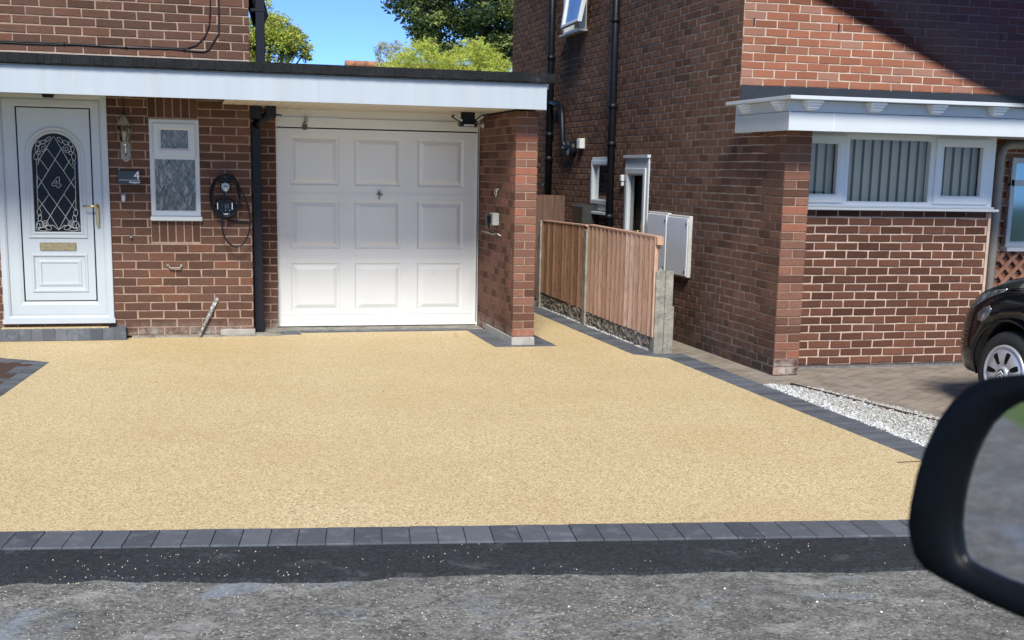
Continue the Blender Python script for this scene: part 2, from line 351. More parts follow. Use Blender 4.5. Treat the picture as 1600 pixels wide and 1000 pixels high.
# brick wall of separate bricks over a mortar bed; place(u, v, d) gives the point
def bricks(mb, u0, u1, v0, v1, place, holes=(), L=.232, H=.0765, j=.0125, dep=.006, phase=0, vph=0, off=.5, rng=None, tones=None, cham=.003):
    rng = rng or random.Random(3)
    us = sorted({u0, u1, *[h[0] for h in holes], *[h[1] for h in holes]}); vs = sorted({v0, v1, *[h[2] for h in holes], *[h[3] for h in holes]})
    us = [u for u in us if u0 <= u <= u1]; vs = [v for v in vs if v0 <= v <= v1]
    for a, b in zip(us, us[1:]):
        for c, d in zip(vs, vs[1:]):
            um, vm = (a + b) / 2, (c + d) / 2
            if any(h[0] < um < h[1] and h[2] < vm < h[3] for h in holes): continue
            mb.face([place(a, c, 0), place(b, c, 0), place(b, d, 0), place(a, d, 0)], .5, 1)
    r0 = int(math.floor((v0 - vph) / H)); r1 = int(math.ceil((v1 - vph) / H))
    for r in range(r0, r1):
        a = max(vph + r * H + j / 2, v0); b = min(vph + (r + 1) * H - j / 2, v1)
        if b - a < .012: continue
        mid = (a + b) / 2
        iv = [(u0, u1)]
        for h in holes:
            if h[2] < mid < h[3]:
                nv = []
                for (p, q) in iv:
                    if h[0] > p: nv.append((p, min(q, h[0])))
                    if h[1] < q: nv.append((max(p, h[1]), q))
                iv = [(p, q) for p, q in nv if q - p > .01 and not (q <= h[1] and p >= h[0])]
        sh = phase + (off * L if r % 2 else 0)
        for (p, q) in iv:
            k = int(math.floor((p - sh) / L))
            while sh + k * L < q:
                c = max(sh + k * L + j / 2, p); d = min(sh + (k + 1) * L - j / 2, q); k += 1
                if d - c < .018: continue
                t = rng.random() if tones is None else tones(c, a, rng)
                dd = dep + rng.uniform(-.0015, .0015)
                e = [rng.uniform(-.003, .003) for _ in range(8)]
                o4 = [(c + e[0], a + e[1]), (d + e[2], a + e[3]), (d + e[4], b + e[5]), (c + e[6], b + e[7])]
                cx, cy = cham, cham
                i4 = [(o4[0][0] + cx, o4[0][1] + cy), (o4[1][0] - cx, o4[1][1] + cy), (o4[2][0] - cx, o4[2][1] - cy), (o4[3][0] + cx, o4[3][1] - cy)]
                B0 = [mb.V(place(x, y, 0)) for x, y in o4]; B1 = [mb.V(place(x, y, dd - cham * .7)) for x, y in o4]; B2 = [mb.V(place(x, y, dd)) for x, y in i4]
                for A, B in ((B0, B1), (B1, B2)):
                    for i in range(4): mb._f([A[i], A[(i + 1) % 4], B[(i + 1) % 4], B[i]], t, 0)
                mb._f(B2, t, 0)
def PY(y): return lambda u, v, d: (u, y - d, v)          # wall facing -Y
def PXm(x): return lambda u, v, d: (x - d, u, v)         # wall facing -X
def PXp(x): return lambda u, v, d: (x + d, u, v)

def frame_xz(mb, x0, x1, z0, z1, w, y0, y1, bev=.004):   # ring of four bars in a facade plane; w = (left, right, bottom, top)
    l, r, b, t = w if isinstance(w, tuple) else (w,) * 4
    rings = lambda d, y: [(x0 + l * d, y, z0 + b * d), (x1 - r * d, y, z0 + b * d), (x1 - r * d, y, z1 - t * d), (x0 + l * d, y, z1 - t * d)]
    mb.loops([rings(0, y1), rings(0, y0 + bev), rings(.12, y0), rings(.72, y0), rings(1, y0 + bev * 2.5), rings(1, y1)], fill=False)

# ================================================================ GROUND
g = MB(); g.box(-60, 60, -60, 80, -.3, -.02); struct(g.build('ground', 'grass'))
FL = onZ(0, 832); FR = onZ(1420, 813)
sl_ = (FR.y - FL.y) / (FR.x - FL.x)
def fy(x, o=0): return FL.y + (x - FL.x) * sl_ + o          # front line of the drive, running with the road
g = MB(); g.face([(-30, fy(-30, -.62), -.016), (30, fy(30, -.62), -.016), (30, fy(30, -7.4), -.016), (-30, fy(-30, -7.4), -.016)])
struct(g.build('road', 'road'))
# tarmac strip, laid slightly proud of the road with a ragged front edge
g = MB(); n = 900; xs = [-8 + i * 18 / n for i in range(n + 1)]
fr = [fy(x, -.255 - .435 - .06 * noise.noise(Vector((x * 1.3, 0, 0))) - .03 * noise.noise(Vector((x * 7, 3, 0))) - .012 * noise.noise(Vector((x * 31, 3, 0)))) for x in xs]
A = [g.V(x, fy(x, .01 if x < 4.3 else -.255), -.004) for x in xs]; B = [g.V(x, y + .02, -.004) for x, y in zip(xs, fr)]; Cc = [g.V(x, y, -.018) for x, y in zip(xs, fr)]
for i in range(n):
    g._f([A[i], A[i + 1], B[i + 1], B[i]]); g._f([B[i], B[i + 1], Cc[i + 1], Cc[i]])
struct(g.build('tarmac_strip', 'tarmac'))
# resin drive
g = MB(); g.face([(-4, fy(-4), 0), (4.07, fy(4.07), 0), (4.07, -1.6, 0), (3.99, -1.52, 0), (3.85, -1.36, 0), (3.84, 6, 0), (-4, 6, 0)])
struct(g.build('driveway', 'resin'))
# neighbour's block paving, side passage
g = MB(); g.face([(4.05, fy(4.05, -.1), -.006), (12, fy(12, -.1), -.006), (12, 6.5, -.006), (4.05, 6.5, -.006)])
struct(g.build('block_paving', 'paving'))
# charcoal edging blocks
g = MB(); rng = random.Random(5)
def block(pts, h=.004, z0=-.03, bev=.0022, t=None):
    t = rng.random() if t is None else t
    c = sum((Vector((p[0], p[1], 0)) for p in pts), Vector()) / len(pts)
    dz = rng.uniform(-.0015, .0015)
    lo = [(p[0], p[1], z0) for p in pts]; hi = [(p[0], p[1], h - bev + dz) for p in pts]
    top = []
    for p in pts:
        v = Vector((p[0], p[1], 0)); d = (c - v).normalized(); q = v + d * bev * 1.5; top.append((q.x, q.y, h + dz))
    g.loops([lo, hi, top], t=t)
def row(p0, p1, wdt, side, pitch, j=.0035, skew=0):
    p0 = Vector(p0); p1 = Vector(p1); d = (p1 - p0); Ln = d.length; d.normalize(); nrm = Vector((-d.y, d.x)) * side
    nblk = max(1, round(Ln / pitch)); pt = Ln / nblk
    for i in range(nblk):
        a = p0 + d * (i * pt + j / 2); b = p0 + d * ((i + 1) * pt - j / 2); rng_ = rng.uniform(-.002, .002)
        pts = [a, b, b + nrm * (wdt + rng_), a + nrm * (wdt + rng_)]
        if side < 0: pts = pts[::-1]
        block([(q.x, q.y) for q in pts])
row((-4, fy(-4)), (4.32, fy(4.32)), .25, -1, .121)
row((4.07, fy(4.07) + .02), (4.07, -1.58), .225, -1, .118)
row((3.84, -1.24), (3.84, 6), .215, -1, .118)
block([(3.85, -1.36), (4.0, -1.52), (4.07, -1.575), (4.295, -1.575), (4.295, -1.36)]); block([(3.845, -1.355), (4.06, -1.355), (4.06, -1.245), (3.845, -1.245)])
# around the pillar foot
row((2.72, -.76), (3.31, -.76), .1, 1, .2); 
for k in range(6): block([(2.72 + .0, -.655 + k * .2), (2.895, -.655 + k * .2), (2.895, -.46 + k * .2), (2.72, -.46 + k * .2)])
for k in range(6): block([(3.125, -.655 + k * .2), (3.31, -.655 + k * .2), (3.31, -.46 + k * .2), (3.125, -.46 + k * .2)])
row((.86, .42), (2.74, .44), .11, 1, .21)
block([(.60, .30), (1.06, .30), (1.06, .415), (.60, .415)])
# island at the left
IT = onZ(77, 566)
row((IT.x, IT.y), (-1.75, -.74), .2, 1, .118); row((-1.33, -3.4), (IT.x, IT.y), .2, 1, .118)
struct(g.build('block_edging', 'block'))
g = MB(); g.face([(-1.2, IT.y - .1, .004), (-1.75, -.93, .004), (-3.2, -.6, .004), (-3.2, -3.4, .004), (-1.48, -3.4, .004)]); struct(g.build('soil_bed', 'soil'))
# concrete threshold slab at the garage and the ledge at the wall foot
g = MB(); g.box(.84, 2.93, .53, .9, -.02, .008); g.box(-.5, .86, .225, .75, -.02, .018); struct(g.build('concrete_apron', 'concrete'))
# linear drain at the foot of the panel wall
g = MB(); g.box(4.83, 6.78, -2.30, -2.215, -.01, .012)
for i in range(94): g.box(4.84 + i * .0205, 4.848 + i * .0205, -2.295, -2.22, .012, .016)
tag(g.build('linear_drain', 'steel', base=(5.8, -2.25, 0)), 'narrow slotted channel drain along the foot of the dark panel wall', 'drain')
g = MB(); g.box(.9, 2.72, .535, .56, .0, .014)
for i in range(90): g.box(.9 + i * .02, .908 + i * .02, .53, .555, .014, .017)
tag(g.build('threshold_drain', 'steel', base=(1.8, .54, 0)), 'thin slotted drain along the front of the garage door', 'drain')

def pebbles(mb, n, inside, x0, x1, y0, y1, s0, s1, rng, zmax=.03, zb=-.005):
    k = 0
    while k < n:
        x = rng.uniform(x0, x1); y = rng.uniform(y0, y1)
        if not inside(x, y): continue
        k += 1; s = rng.uniform(s0, s1); z = (zb(x, y) if callable(zb) else zb) + rng.random() ** 2 * zmax
        q = Matrix.Rotation(rng.uniform(0, 6.3), 3, Vector((rng.random() - .5, rng.random() - .5, rng.random() - .5)).normalized())
        P = [Vector(p) * s for p in ((1, .1, 0), (-.9, 0, .15), (0, .75, .1), (.15, -.8, 0), (0, .1, .6), (.1, 0, -.6))]
        P = [mb.V(q @ Vector((p.x * rng.uniform(.75, 1.2), p.y * rng.uniform(.75, 1.2), p.z * rng.uniform(.75, 1.3))) + Vector((x, y, z))) for p in P]
        t = rng.random()
        for f in ((0, 2, 4), (2, 1, 4), (1, 3, 4), (3, 0, 4), (2, 0, 5), (1, 2, 5), (3, 1, 5), (0, 3, 5)): mb._f([P[i] for i in f], t)
g = MB(); rng2 = random.Random(9)
def in_gravel(x, y):
    if y > -3.05 or x < 4.297: return False
    xr = 4.37 + (-3.05 - y) * .225 + .22 * min(1, (-3.05 - y) / .2) + .02 * noise.noise(Vector((y * 6, 0, 0)))
    return x < xr - .0
pebbles(g, 26000, in_gravel, 4.29, 5.9, -6.75, -3.05, .005, .0155, rng2, .016, -.004)
for f in g.bm.faces:
    c = f.calc_center_median(); k = max(0, min(1, 1 - (c.x - 4.30) / .22))
    for l in f.loops: v = l[g.tone][0]; v = min(1, v * .74 + .06 + .36 * k * k); l[g.tone] = (v, v, v, 1)
stuff(g.build('gravel', 'pebble'), 'bed of white limestone chippings between the charcoal edging and the paving', 'gravel')
g = MB(); pebbles(g, 3000, lambda x, y: True, 4.045, 4.12, -1.15, 2.6, .006, .013, rng2, .018)
stuff(g.build('gravel_margin', 'pebble'), 'thin line of pale stone chippings along the foot of the wooden fence', 'gravel')
g = MB()
def grit_in(x, y):
    if y > fy(x, -.255) and rng2.random() > .06: return False
    if y > fy(x, -.62) and rng2.random() > .35: return False
    return noise.noise(Vector((x * 2.2, y * 4, 5))) + .5 * math.exp(-((x + .2) / .8) ** 2) > .2 + rng2.uniform(-.25, .25)
pebbles(g, 1700, grit_in, -1.2, 4.2, fy(1.5, -1.9), fy(1.5, -.1), .0013, .0038, rng2, .0015, lambda x, y: .006 if y > fy(x, -.255) else (-.001 if y > fy(x, -.67) else -.014))
pebbles(g, 16, lambda x, y: True, -1.2, 4.2, -8.1, -7.3, .005, .009, rng2, .001, -.011)
stuff(g.build('loose_grit', 'grit'), 'cream grit scattered over the fresh tarmac strip and the road edge', 'grit')
# steel edging of the neighbour's paving beside the chippings
g = MB(); a_, b_ = onZ(1236, 602), onZ(1476, 663); a_, b_ = Vector((a_.x, a_.y, .006)), Vector((b_.x, b_.y, .006)); g.tube([a_, a_ + (b_ - a_) * .5, b_ + (b_ - a_) * .9], .014, 6); tag(g.build('edging_strip', 'soil', base=(5, -4.5, 0)), 'thin rusty brown edging strip between white chippings and paving', 'edging')
# fallen leaves
for i, (u, v, lb) in enumerate([(712, 523, 'pale dry leaf lying on the sand drive before the garage'), (243, 597, 'tiny brown leaf lying on the drive before the doorstep'), (598, 612, 'tiny dark leaf lying alone in the middle of the drive'), (661, 511, 'orange leaf lying on the garage threshold')]):
    p = onZ(u, v, .02 if i in (0, 3) else .004); s = .03 if i in (0, 3) else .012; g = MB()
    g.face([p + Vector((-s, 0, 0)), p + Vector((0, -s * .5, .006)), p + Vector((s, 0, .002)), p + Vector((0, s * .6, .008))]); tag(g.build('fallen_leaf', 'leaf_dry', base=p), lb, 'leaf', 'fallen leaves on the drive')
# small expansion cut in the drive
g = MB(); a = onZ(1402, 723); b = onZ(1443, 721); g.tube([a + Vector((0, 0, .001)), b + Vector((0, 0, .001))], .004, 5); tag(g.build('twig', 'bark', base=a), 'thin dark twig lying on the drive beside the edging near the car mirror', 'twig')
# far side: verge, kerb and hedge seen only in glass and mirror
g = MB(); yk = lambda x: fy(x, -7.4)
pts = [(x, yk(x) - (0 if x > -6 else -.35 * (x + 6) ** 2 * -.35)) for x in [i * 1.0 for i in range(-26, 30)]]
g2 = MB()
for (x0, y0), (x1, y1) in zip(pts, pts[1:]):
    g.face([(x0, y0 - .7, .1), (x1, y1 - .7, .1), (x1, -45, .12), (x0, -45, .12)])
    g2.prism([(x0, y0), (x1, y1), (x1, y1 - .7), (x0, y0 - .7)], lambda p, d: (p[0], p[1], d), -.05, .1)
struct(g.build('verge', 'grass')); struct(g2.build('kerb', mat('pale kerb stone', (.50, .48, .43), .9, .15, 8)))

# ================================================================ LEFT HOUSE
HY = .25
house = thing('brick_house', 'red brick house numbered 4 with white garage door and flat canopy roof', 'house', (0, .25, 0))
mb = MB(); rg = random.Random(11)
winh = (-.292, .147, 1.09, 1.988); doorh = (-1.60, -.648, .15, 2.25)
sold = [(-.30, .14, 2.0, 2.26), (-.30, .14, .885, 1.088)]
bricks(mb, -4.2, .604, 0.02, 2.25, PY(HY), [winh, doorh, *sold], phase=.02, vph=.022, rng=rg)
for (x0, x1, z0, z1) in sold:
    mb.face([(x0, HY, z0), (x1, HY, z0), (x1, HY, z1), (x0, HY, z1)], .5, 1)
    n = 6; pw = (x1 - x0) / n
    for i in range(n): mb.box(x0 + i * pw + .006, x0 + (i + 1) * pw - .006, HY - .007, HY + .01, z0 + .004, z1 - .006, rg.random() * .6, 0, .002)
bricks(mb, .604, .87, 0.02, 2.2, PY(.72), phase=.1, vph=.022, rng=rg)
bricks(mb, HY, .72, 0.02, 2.2, PXp(.604), phase=.1, vph=.022, rng=rg)
mb.face([(.604, .72, 0), (.604, .72, 2.2), (.604, HY, 2.2), (.604, HY, 0)], .5, 1)
mb.build('ground_floor_wall', ['brick_l', 'mortar_l'], house)
mb = MB()
bricks(mb, -4.2, .608, 2.52, 5.3, PY(HY), phase=.1, vph=2.535, rng=rg)
bricks(mb, HY, 7.5, 2.45, 5.3, PXp(.608), phase=.1, vph=2.535, rng=rg)
mb.face([(-4.2, 7.5, 0), (.608, 7.5, 0), (.608, 7.5, 5.3), (-4.2, 7.5, 5.3)], .5, 1); mb.face([(-4.2, HY, 0), (-4.2, 7.5, 0), (-4.2, 7.5, 5.3), (-4.2, HY, 5.3)], .5, 1)
mb.build('upper_wall', ['brick_l', 'mortar_l'], house)
mb = MB(); mb.box(-4.2, .615, HY - .02, HY + .02, 2.44, 2.528); mb.build('flashing', 'render', house, .003)
mb = MB(); mb.prism([(-.4, 5.3), (3.9, 7.6), (8.2, 5.3), (8.2, 5.15), (3.9, 7.42), (-.4, 5.15)], lambda p, d: (d, p[0], p[1]), -4.5, .9); mb.build('roof', 'terracotta', house)
# garage pillar: real bricks, stretcher and header courses
mb = MB(); H = .0735
def pier(mb, x0, x1, y0, y1, z0, z1, H, rg, Ls, left=True, jj=.010, d=.005, vph=0, dep=.0):
    mb.box(x0 + .006, x1 - .006, y0 + .006, y1, z0, z1, .5, 1)
    k = 0; z = z0 + vph
    while z < z1 - .02:
        zt = min(z + H - jj, z1); xm = (x0 + x1) / 2
        fr = [(x0, x1)] if k % 2 else [(x0, xm - jj / 2), (xm + jj / 2, x1)]
        for i, (a, b) in enumerate(fr): 
            ln = Ls * (.5 if (k % 2) else 1) - jj
            mb.box(a + rg.uniform(-.001, .001), b + rg.uniform(-.001, .001), y0 + rg.uniform(-.001, .001), y0 + (ln if left and i == 0 else .09), z, zt, rg.random(), 0, .0025)
        y = y0 + Ls * (.5 if (k % 2) else 1)
        while y < y1 - .03:
            mb.box(x0 + rg.uniform(-.001, .001), x0 + .09, y, min(y + Ls - jj, y1), z, zt, rg.random() * .8, 0, .0025); y += Ls
        y = y0 + Ls * (.5 if (k % 2) else 1)
        while y < y1 - .03:
            mb.box(x1 - .09, x1 + rg.uniform(-.001, .001), y, min(y + Ls - jj, y1), z, zt, rg.random() * .8, 0, .0025); y += Ls
        z += H; k += 1
pier(mb, 2.905, 3.11, -.66, .8, .012, 2.12, H, rg, .19)
mb.build('garage_pillar', ['brick_pier', 'mortar_l'], house)
mb = MB(); mb.box(2.897, 3.118, -.668, .4, -.02, .075); mb.box(.30, .62, HY - .012, HY + .02, -.02, .07)
mb.build('rendered_plinth', 'render', house, .006)
mb = MB(); bricks(mb, .8, 7.0, 0, 2.2, PXp(3.11), phase=.1, rng=rg); mb.face([(3.11, .8, 0), (3.11, 7, 0), (3.11, 7, 2.2), (3.11, .8, 2.2)], .5, 1)
mb.face([(-4.2, 7, 0), (3.11, 7, 0), (3.11, 7, 2.2), (-4.2, 7, 2.2)], .5, 1); mb.build('garage_side_wall', ['brick_l', 'mortar_l'], house)
# flat roof, fascia, soffit
FYY = -.95
mb = MB(); mb.box(-4.4, 3.175, FYY - .045, 7.1, 2.347, 2.43); 
for i in range(70):
    x = -4.3 + i * .107; mb.box(x, x + .06 + .03 * math.sin(i * 2.3), FYY - .047 - .002 * math.sin(i * 1.7), FYY - .04, 2.352, 2.424)
mb.build('flat_roof', 'felt', house, .008)
mb = MB(); mb.box(-4.2, 1.108, FYY, FYY + .02, 2.122, 2.335); mb.box(1.122, 3.088, FYY, FYY + .02, 2.122, 2.335); mb.box(1.107, 1.123, FYY - .002, FYY + .02, 2.122, 2.335)
mb.box(3.085, 3.10, FYY - .003, 7, 2.120, 2.335)
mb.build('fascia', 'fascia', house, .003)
mb = MB(); mb.box(-4.2, 3.12, FYY + .02, FYY + .06, 2.30, 2.346); mb.build('timber_batten', 'soffit', house)
mb = MB()
k = 0; x = .36
while x < 3.08:
    x2 = min(x + .096, 3.083); mb.box(x, x2, FYY + .021, .83, 2.137, 2.147, None, None, .003); x += .1; k += 1
mb.build('soffit', 'soffit', house)
mb = MB(); mb.box(-4.2, .356, FYY + .021, .3, 2.205, 2.22); mb.build('porch_soffit', 'soffit', house)
# doorstep
mb = MB(); sx0, sx1, sy0, sy1, sz = -2.7, -.545, .085, .25, .108
mb.box(sx0, sx1, sy0 + .004, sy1, -.02, sz - .003, .3)
x = sx1
while x > sx0: mb.box(x - .098, x, sy0, sy0 + .05, .0, sz, rng.random(), 0, .004); mb.box(x - .098, x, sy0 + .052, sy1, sz - .05, sz, rng.random(), 0, .004) if x > sx1 - .02 else None; x -= .102
st = mb.build('doorstep', 'block', house)
mb = MB(); mb.box(-1.62, -.70, .14, .25, sz - .002, sz + .004); mb.build('step_top', 'resin', st)
# cables on the upper wall
mb = MB()
def cable(pts, r=.006, y=HY - .014): mb.tube([onY(u, v, y) for u, v in pts], r, 6)
cable([(-200, 61), (0, 66), (60, 69), (130, 70), (200, 74), (250, 75), (290, 75.5), (306, 71), (320, 58), (327, 40), (328.5, 22), (328.5, -90)])
cable([(-200, 60), (0, 64), (60, 66), (110, 69), (200, 74.5), (270, 76.5), (290, 79), (318, 81), (326, 78), (336, 62), (342, 52), (342, 20), (341, -90)], .0065)
for u, v in ((100, 69), (197, 74), (288, 78), (328, 24)): p = onY(u, v, HY - .02); mb.ball(p, .009, 6)
mb.build('cable', 'black', house)
# garage door
gd = MB(); GY = .82
gx0, gx1, gz0, gz1 = .885, 2.885, .018, 1.955
px = [(1.008, 1.492), (1.642, 2.112), (2.275, 2.745)]; pz = [(1.412, 1.885), (.79, 1.268), (.17, .648)]
XS = [gx0] + [v for p in px for v in p] + [gx1]; ZS = sorted([gz0] + [v for p in pz for v in p] + [gz1])
for i in range(len(XS) - 1):
    for k in range(len(ZS) - 1):
        a, b, c, d = XS[i], XS[i + 1], ZS[k], ZS[k + 1]
        if any(abs(a - p[0]) < 1e-6 for p in px) and any(abs(c - q[0]) < 1e-6 for q in pz):
            rr = lambda o, y: [(a + o, y, c + o), (b - o, y, c + o), (b - o, y, d - o), (a + o, y, d - o)]
            gd.loops([rr(0, GY), rr(.012, GY + .010), rr(.024, GY + .011), rr(.062, GY - .003), rr(.066, GY - .0035)])
        else: gd.face([(a, GY, c), (b, GY, c), (b, GY, d), (a, GY, d)])
gdo = gd.build('garage_door', 'garage', house, weld=.0005)
mb = MB()
for z in (1.343, 1.325, .725, .70, .135): mb.box(gx0 + .02, gx1 - .02, GY - .003, GY, z - .0035, z + .0035)
mb.box(gx0 + .002, gx1 - .002, GY - .010, GY - .003, .018, .032)
mb.box(gx0, gx0 + .014, GY - .006, GY, .02, 1.95); mb.box(gx1 - .014, gx1, GY - .006, GY, .02, 1.95)
mb.build('door_rib', 'garage', gdo, .001)
mb = MB(); mb.box(gx0 + .01, gx1 - .01, GY - .001, GY + .01, 1.956, 1.961); mb.box(gx0 - .01, gx1 + .01, GY + .002, GY + .03, .002, .02); mb.build('door_gap', 'black', gdo)
mb = MB()
p = Vector((1.885, GY, 1.343)); mb.lathe([(.016, 0), (.016, .012), (.010, .02)], p, (0, -1, 0), 12); mb.box(p.x - .008, p.x + .008, GY - .04, GY - .008, p.z + .012, p.z + .03, None, None, .003)
mb.tube([p + Vector((0, -.02, 0)), p + Vector((-.02, -.035, -.012)), p + Vector((-.024, -.035, -.02))], .009, 6); mb.tube([p + Vector((0, -.02, 0)), p + Vector((.02, -.035, -.012)), p + Vector((.022, -.035, -.024))], .009, 6)
mb.tube([p + Vector((0, -.025, 0)), p + Vector((0, -.032, -.06))], .007, 6); mb.build('lock_handle', 'steel', gdo)
mb = MB(); mb.box(.832, .884, GY - .02, GY + .03, .01, 2.075); mb.box(2.886, 2.906, GY - .02, GY + .03, .01, 2.075); mb.box(.832, 2.906, GY - .018, GY + .03, 1.968, 2.06); mb.box(.80, 2.95, GY + .001, GY + .03, 2.062, 2.145)
mb.build('garage_frame', 'garage', house, .003)
mb = MB(); mb.box(2.887, 2.892, GY - .03, GY - .022, .05, 2.0); mb.build('door_cable', 'black', gdo)
# front door
fd = MB(); DY = HY + .012
x0, x1, z0, z1 = -1.597, -.650, .158, 2.24
frame_xz(fd, x0, x1, z0, z1, (.06, .06, .055, .10), HY - .03, HY + .06)
frame_xz(fd, x0 + .06, x1 - .06, z0 + .055, 2.135, (.122, .088, .135, .075), HY - .008, HY + .06)
fd.box(x0 - .01, x1 + .01, HY - .06, HY + .02, z0 - .012, z0 + .03)
fd.box(x0, x1, HY + .001, HY + .05, 2.134, 2.3)
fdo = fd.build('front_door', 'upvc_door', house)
lf = MB(); lx0, lx1, lz0, lz1 = -1.408, -.802, .352, 2.055
ly = HY + .0
# leaf slab with recessed lower panel
pa = (-1.345, -.862, .425, .775)
XS = [lx0, pa[0], pa[1], lx1]; ZS = [lz0, pa[2], pa[3], lz1]
for i in range(3):
    for k in range(3):
        a, b, c, d = XS[i], XS[i + 1], ZS[k], ZS[k + 1]
        if i == 1 and k == 1:
            rr = lambda o, y: [(a + o, y, c + o), (b - o, y, c + o), (b - o, y, d - o), (a + o, y, d - o)]
            lf.loops([rr(0, ly), rr(.004, ly - .008), rr(.018, ly - .010), rr(.03, ly + .006), rr(.055, ly + .008), rr(.06, ly), rr(.08, ly - .004), rr(.088, ly + .006), rr(.11, ly + .006)])
        else: lf.face([(a, ly, c), (b, ly, c), (b, ly, d), (a, ly, d)])
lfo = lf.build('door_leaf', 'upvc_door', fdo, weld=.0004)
mb = MB(); mb.box(lx0 - .012, lx0, ly - .002, ly + .01, lz0 - .01, lz1 + .01); mb.box(lx1, lx1 + .012, ly - .002, ly + .01, lz0 - .01, lz1 + .01); mb.box(lx0, lx1, ly - .002, ly + .01, lz1, lz1 + .01); mb.box(lx0, lx1, ly - .002, ly + .01, lz0 - .008, lz0)
mb.build('door_gasket', 'black', fdo)
# arched glazing
gcx = -1.1045; gw = .193; gzb = .972; gzs = 1.645      # centre, half width, bottom, springing
def arch(o, n=20):
    w_ = gw + o
    pts = [(gcx - w_, gzb - o), (gcx + w_, gzb - o)]
    for i in range(n + 1): a = math.pi * i / n; pts.append((gcx + w_ * math.cos(a), gzs + w_ * 1.0 * math.sin(a)))
    return pts
mb = MB()
def ar(o, y): return [(p[0], y, p[1]) for p in arch(o)]
mb.loops([ar(.058, ly), ar(.055, ly - .012), ar(.044, ly - .014), ar(.032, ly - .006), ar(.014, ly - .016), ar(.004, ly - .014), ar(0, ly - .002)], fill=False)
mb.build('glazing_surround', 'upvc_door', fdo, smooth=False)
mb = MB(); mb.face(ar(.001, ly - .003)); mb.build('arched_pane', 'darkglass', fdo)
lead = MB(); yl = ly - .006
def px2(u, v): q = onY(u, v, yl); return (q.x, q.z)
def ldp(pts, r=.0028, closed=False):
    P = [(p[0], yl, p[1]) for p in pts]
    if closed: P.append(P[0])
    lead.tube(P, r, 5)
# zoom coordinates of the door glass (region 20,160 - 170,400 at 4.1667x)
def Z(x, y): return px2(20 + x / 4.1667, 160 + y / 4.1667)
for seg in ([(260, 225), (160, 395), (155, 420)], [(270, 225), (405, 470), (412, 500)], [(265, 225), (330, 340), (380, 450)]): pass
for seg in ([(262, 222), (163, 388)], [(268, 222), (372, 400), (402, 432)], [(222, 300), (330, 445), (405, 560)], [(322, 290), (275, 372), (160, 560)], [(170, 360), (232, 443), (275, 372)][:2], [(375, 370), (330, 445)],
            [(158, 472), (235, 595), (345, 745), (375, 790)], [(408, 475), (333, 595), (240, 745), (215, 790)], [(165, 628), (250, 745), (302, 828)], [(410, 628), (345, 742), (300, 828)], [(333, 597), (412, 705)], [(237, 597), (170, 690)], [(158, 560), (160, 470)]):
    ldp([Z(*p) for p in seg])
ldp([Z(155, 400), Z(158, 560), Z(165, 690)]); ldp([Z(403, 400), Z(408, 560), Z(412, 700)])
def loop(cx, cy, rx, ry, rot=0, n=14, r=.0024):
    P = []
    for i in range(n):
        a = 2 * math.pi * i / n; x = rx * math.cos(a); y = ry * math.sin(a); P.append(Z(cx + x * math.cos(rot) - y * math.sin(rot), cy + x * math.sin(rot) + y * math.cos(rot)))
    ldp(P, r, True)
for (cx, cy, rx, ry, ro) in ((195, 295, 26, 26, 0), (198, 298, 11, 13, 0), (165, 268, 20, 13, -.6), (195, 258, 24, 11, -.3), (228, 240, 22, 9, -.7), (155, 300, 10, 20, .2), (152, 348, 14, 26, .2), (165, 330, 14, 12, 0), (162, 385, 8, 18, 0),
                             (352, 300, 24, 26, 0), (350, 303, 10, 12, 0), (375, 272, 20, 14, .7), (345, 262, 24, 11, .4), (308, 245, 24, 10, .8), (390, 305, 10, 22, 0), (396, 352, 13, 26, -.1), (378, 330, 12, 12, 0), (398, 392, 8, 16, 0),
                             (172, 716, 13, 24, -.1), (176, 752, 12, 22, .1), (178, 795, 24, 24, 0), (210, 790, 20, 20, 0), (212, 792, 9, 9, 0), (195, 825, 30, 12, .1), (165, 810, 12, 22, .2), (232, 815, 22, 14, .4),
                             (410, 718, 13, 24, .1), (402, 755, 12, 22, -.1), (408, 798, 24, 24, 0), (380, 790, 20, 20, 0), (380, 792, 9, 9, 0), (395, 825, 30, 12, -.1), (425, 812, 12, 22, -.2), (355, 815, 22, 14, -.4)): loop(cx, cy, rx, ry, ro)
ldp([Z(*p) for p in ((230, 800), (262, 800), (300, 830), (335, 802), (372, 800))]); 
ldp([Z(*p) for p in ((290, 485), (255, 530), (255, 543), (288, 543), (288, 555), (305, 555), (305, 543), (315, 543), (315, 532), (303, 532), (303, 485))], .003, True); ldp([Z(*p) for p in ((287, 508), (272, 531), (288, 531))], .0025, True)
lead.build('leading', 'lead', fdo)
mb = MB(); q = onY(91, 385, HY); mb.box(q.x - .155, q.x + .155, ly - .016, ly, q.z - .034, q.z + .034, None, None, .004); lp = mb.build('letter_plate', 'brass', fdo)
mb = MB(); q = onY(153, 336, HY); hz = onY(150, 322, HY).z
mb.box(q.x - .014, q.x + .014, HY - .045, HY - .028, q.z - .10, q.z + .10, None, None, .005)
mb.tube([(q.x, HY - .03, hz), (q.x, HY - .085, hz), (q.x - .012, HY - .09, hz), (q.x - .12, HY - .085, hz + .002)], [.012, .011, .010, .008], 8); mb.build('door_handle', 'brass', fdo)
mb = MB(); q = onY(75, 147, .2); mb.prism([(-.055, .03), (.055, .03), (.042, -.03), (-.042, -.03)], lambda p, d: (q.x + p[0], d, q.z + p[1]), .14, .24)
tag(mb.build('camera_sensor', 'black', None, .004, base=(q.x, .2, q.z)), 'small black wedge shaped sensor over the arched front door', 'sensor')
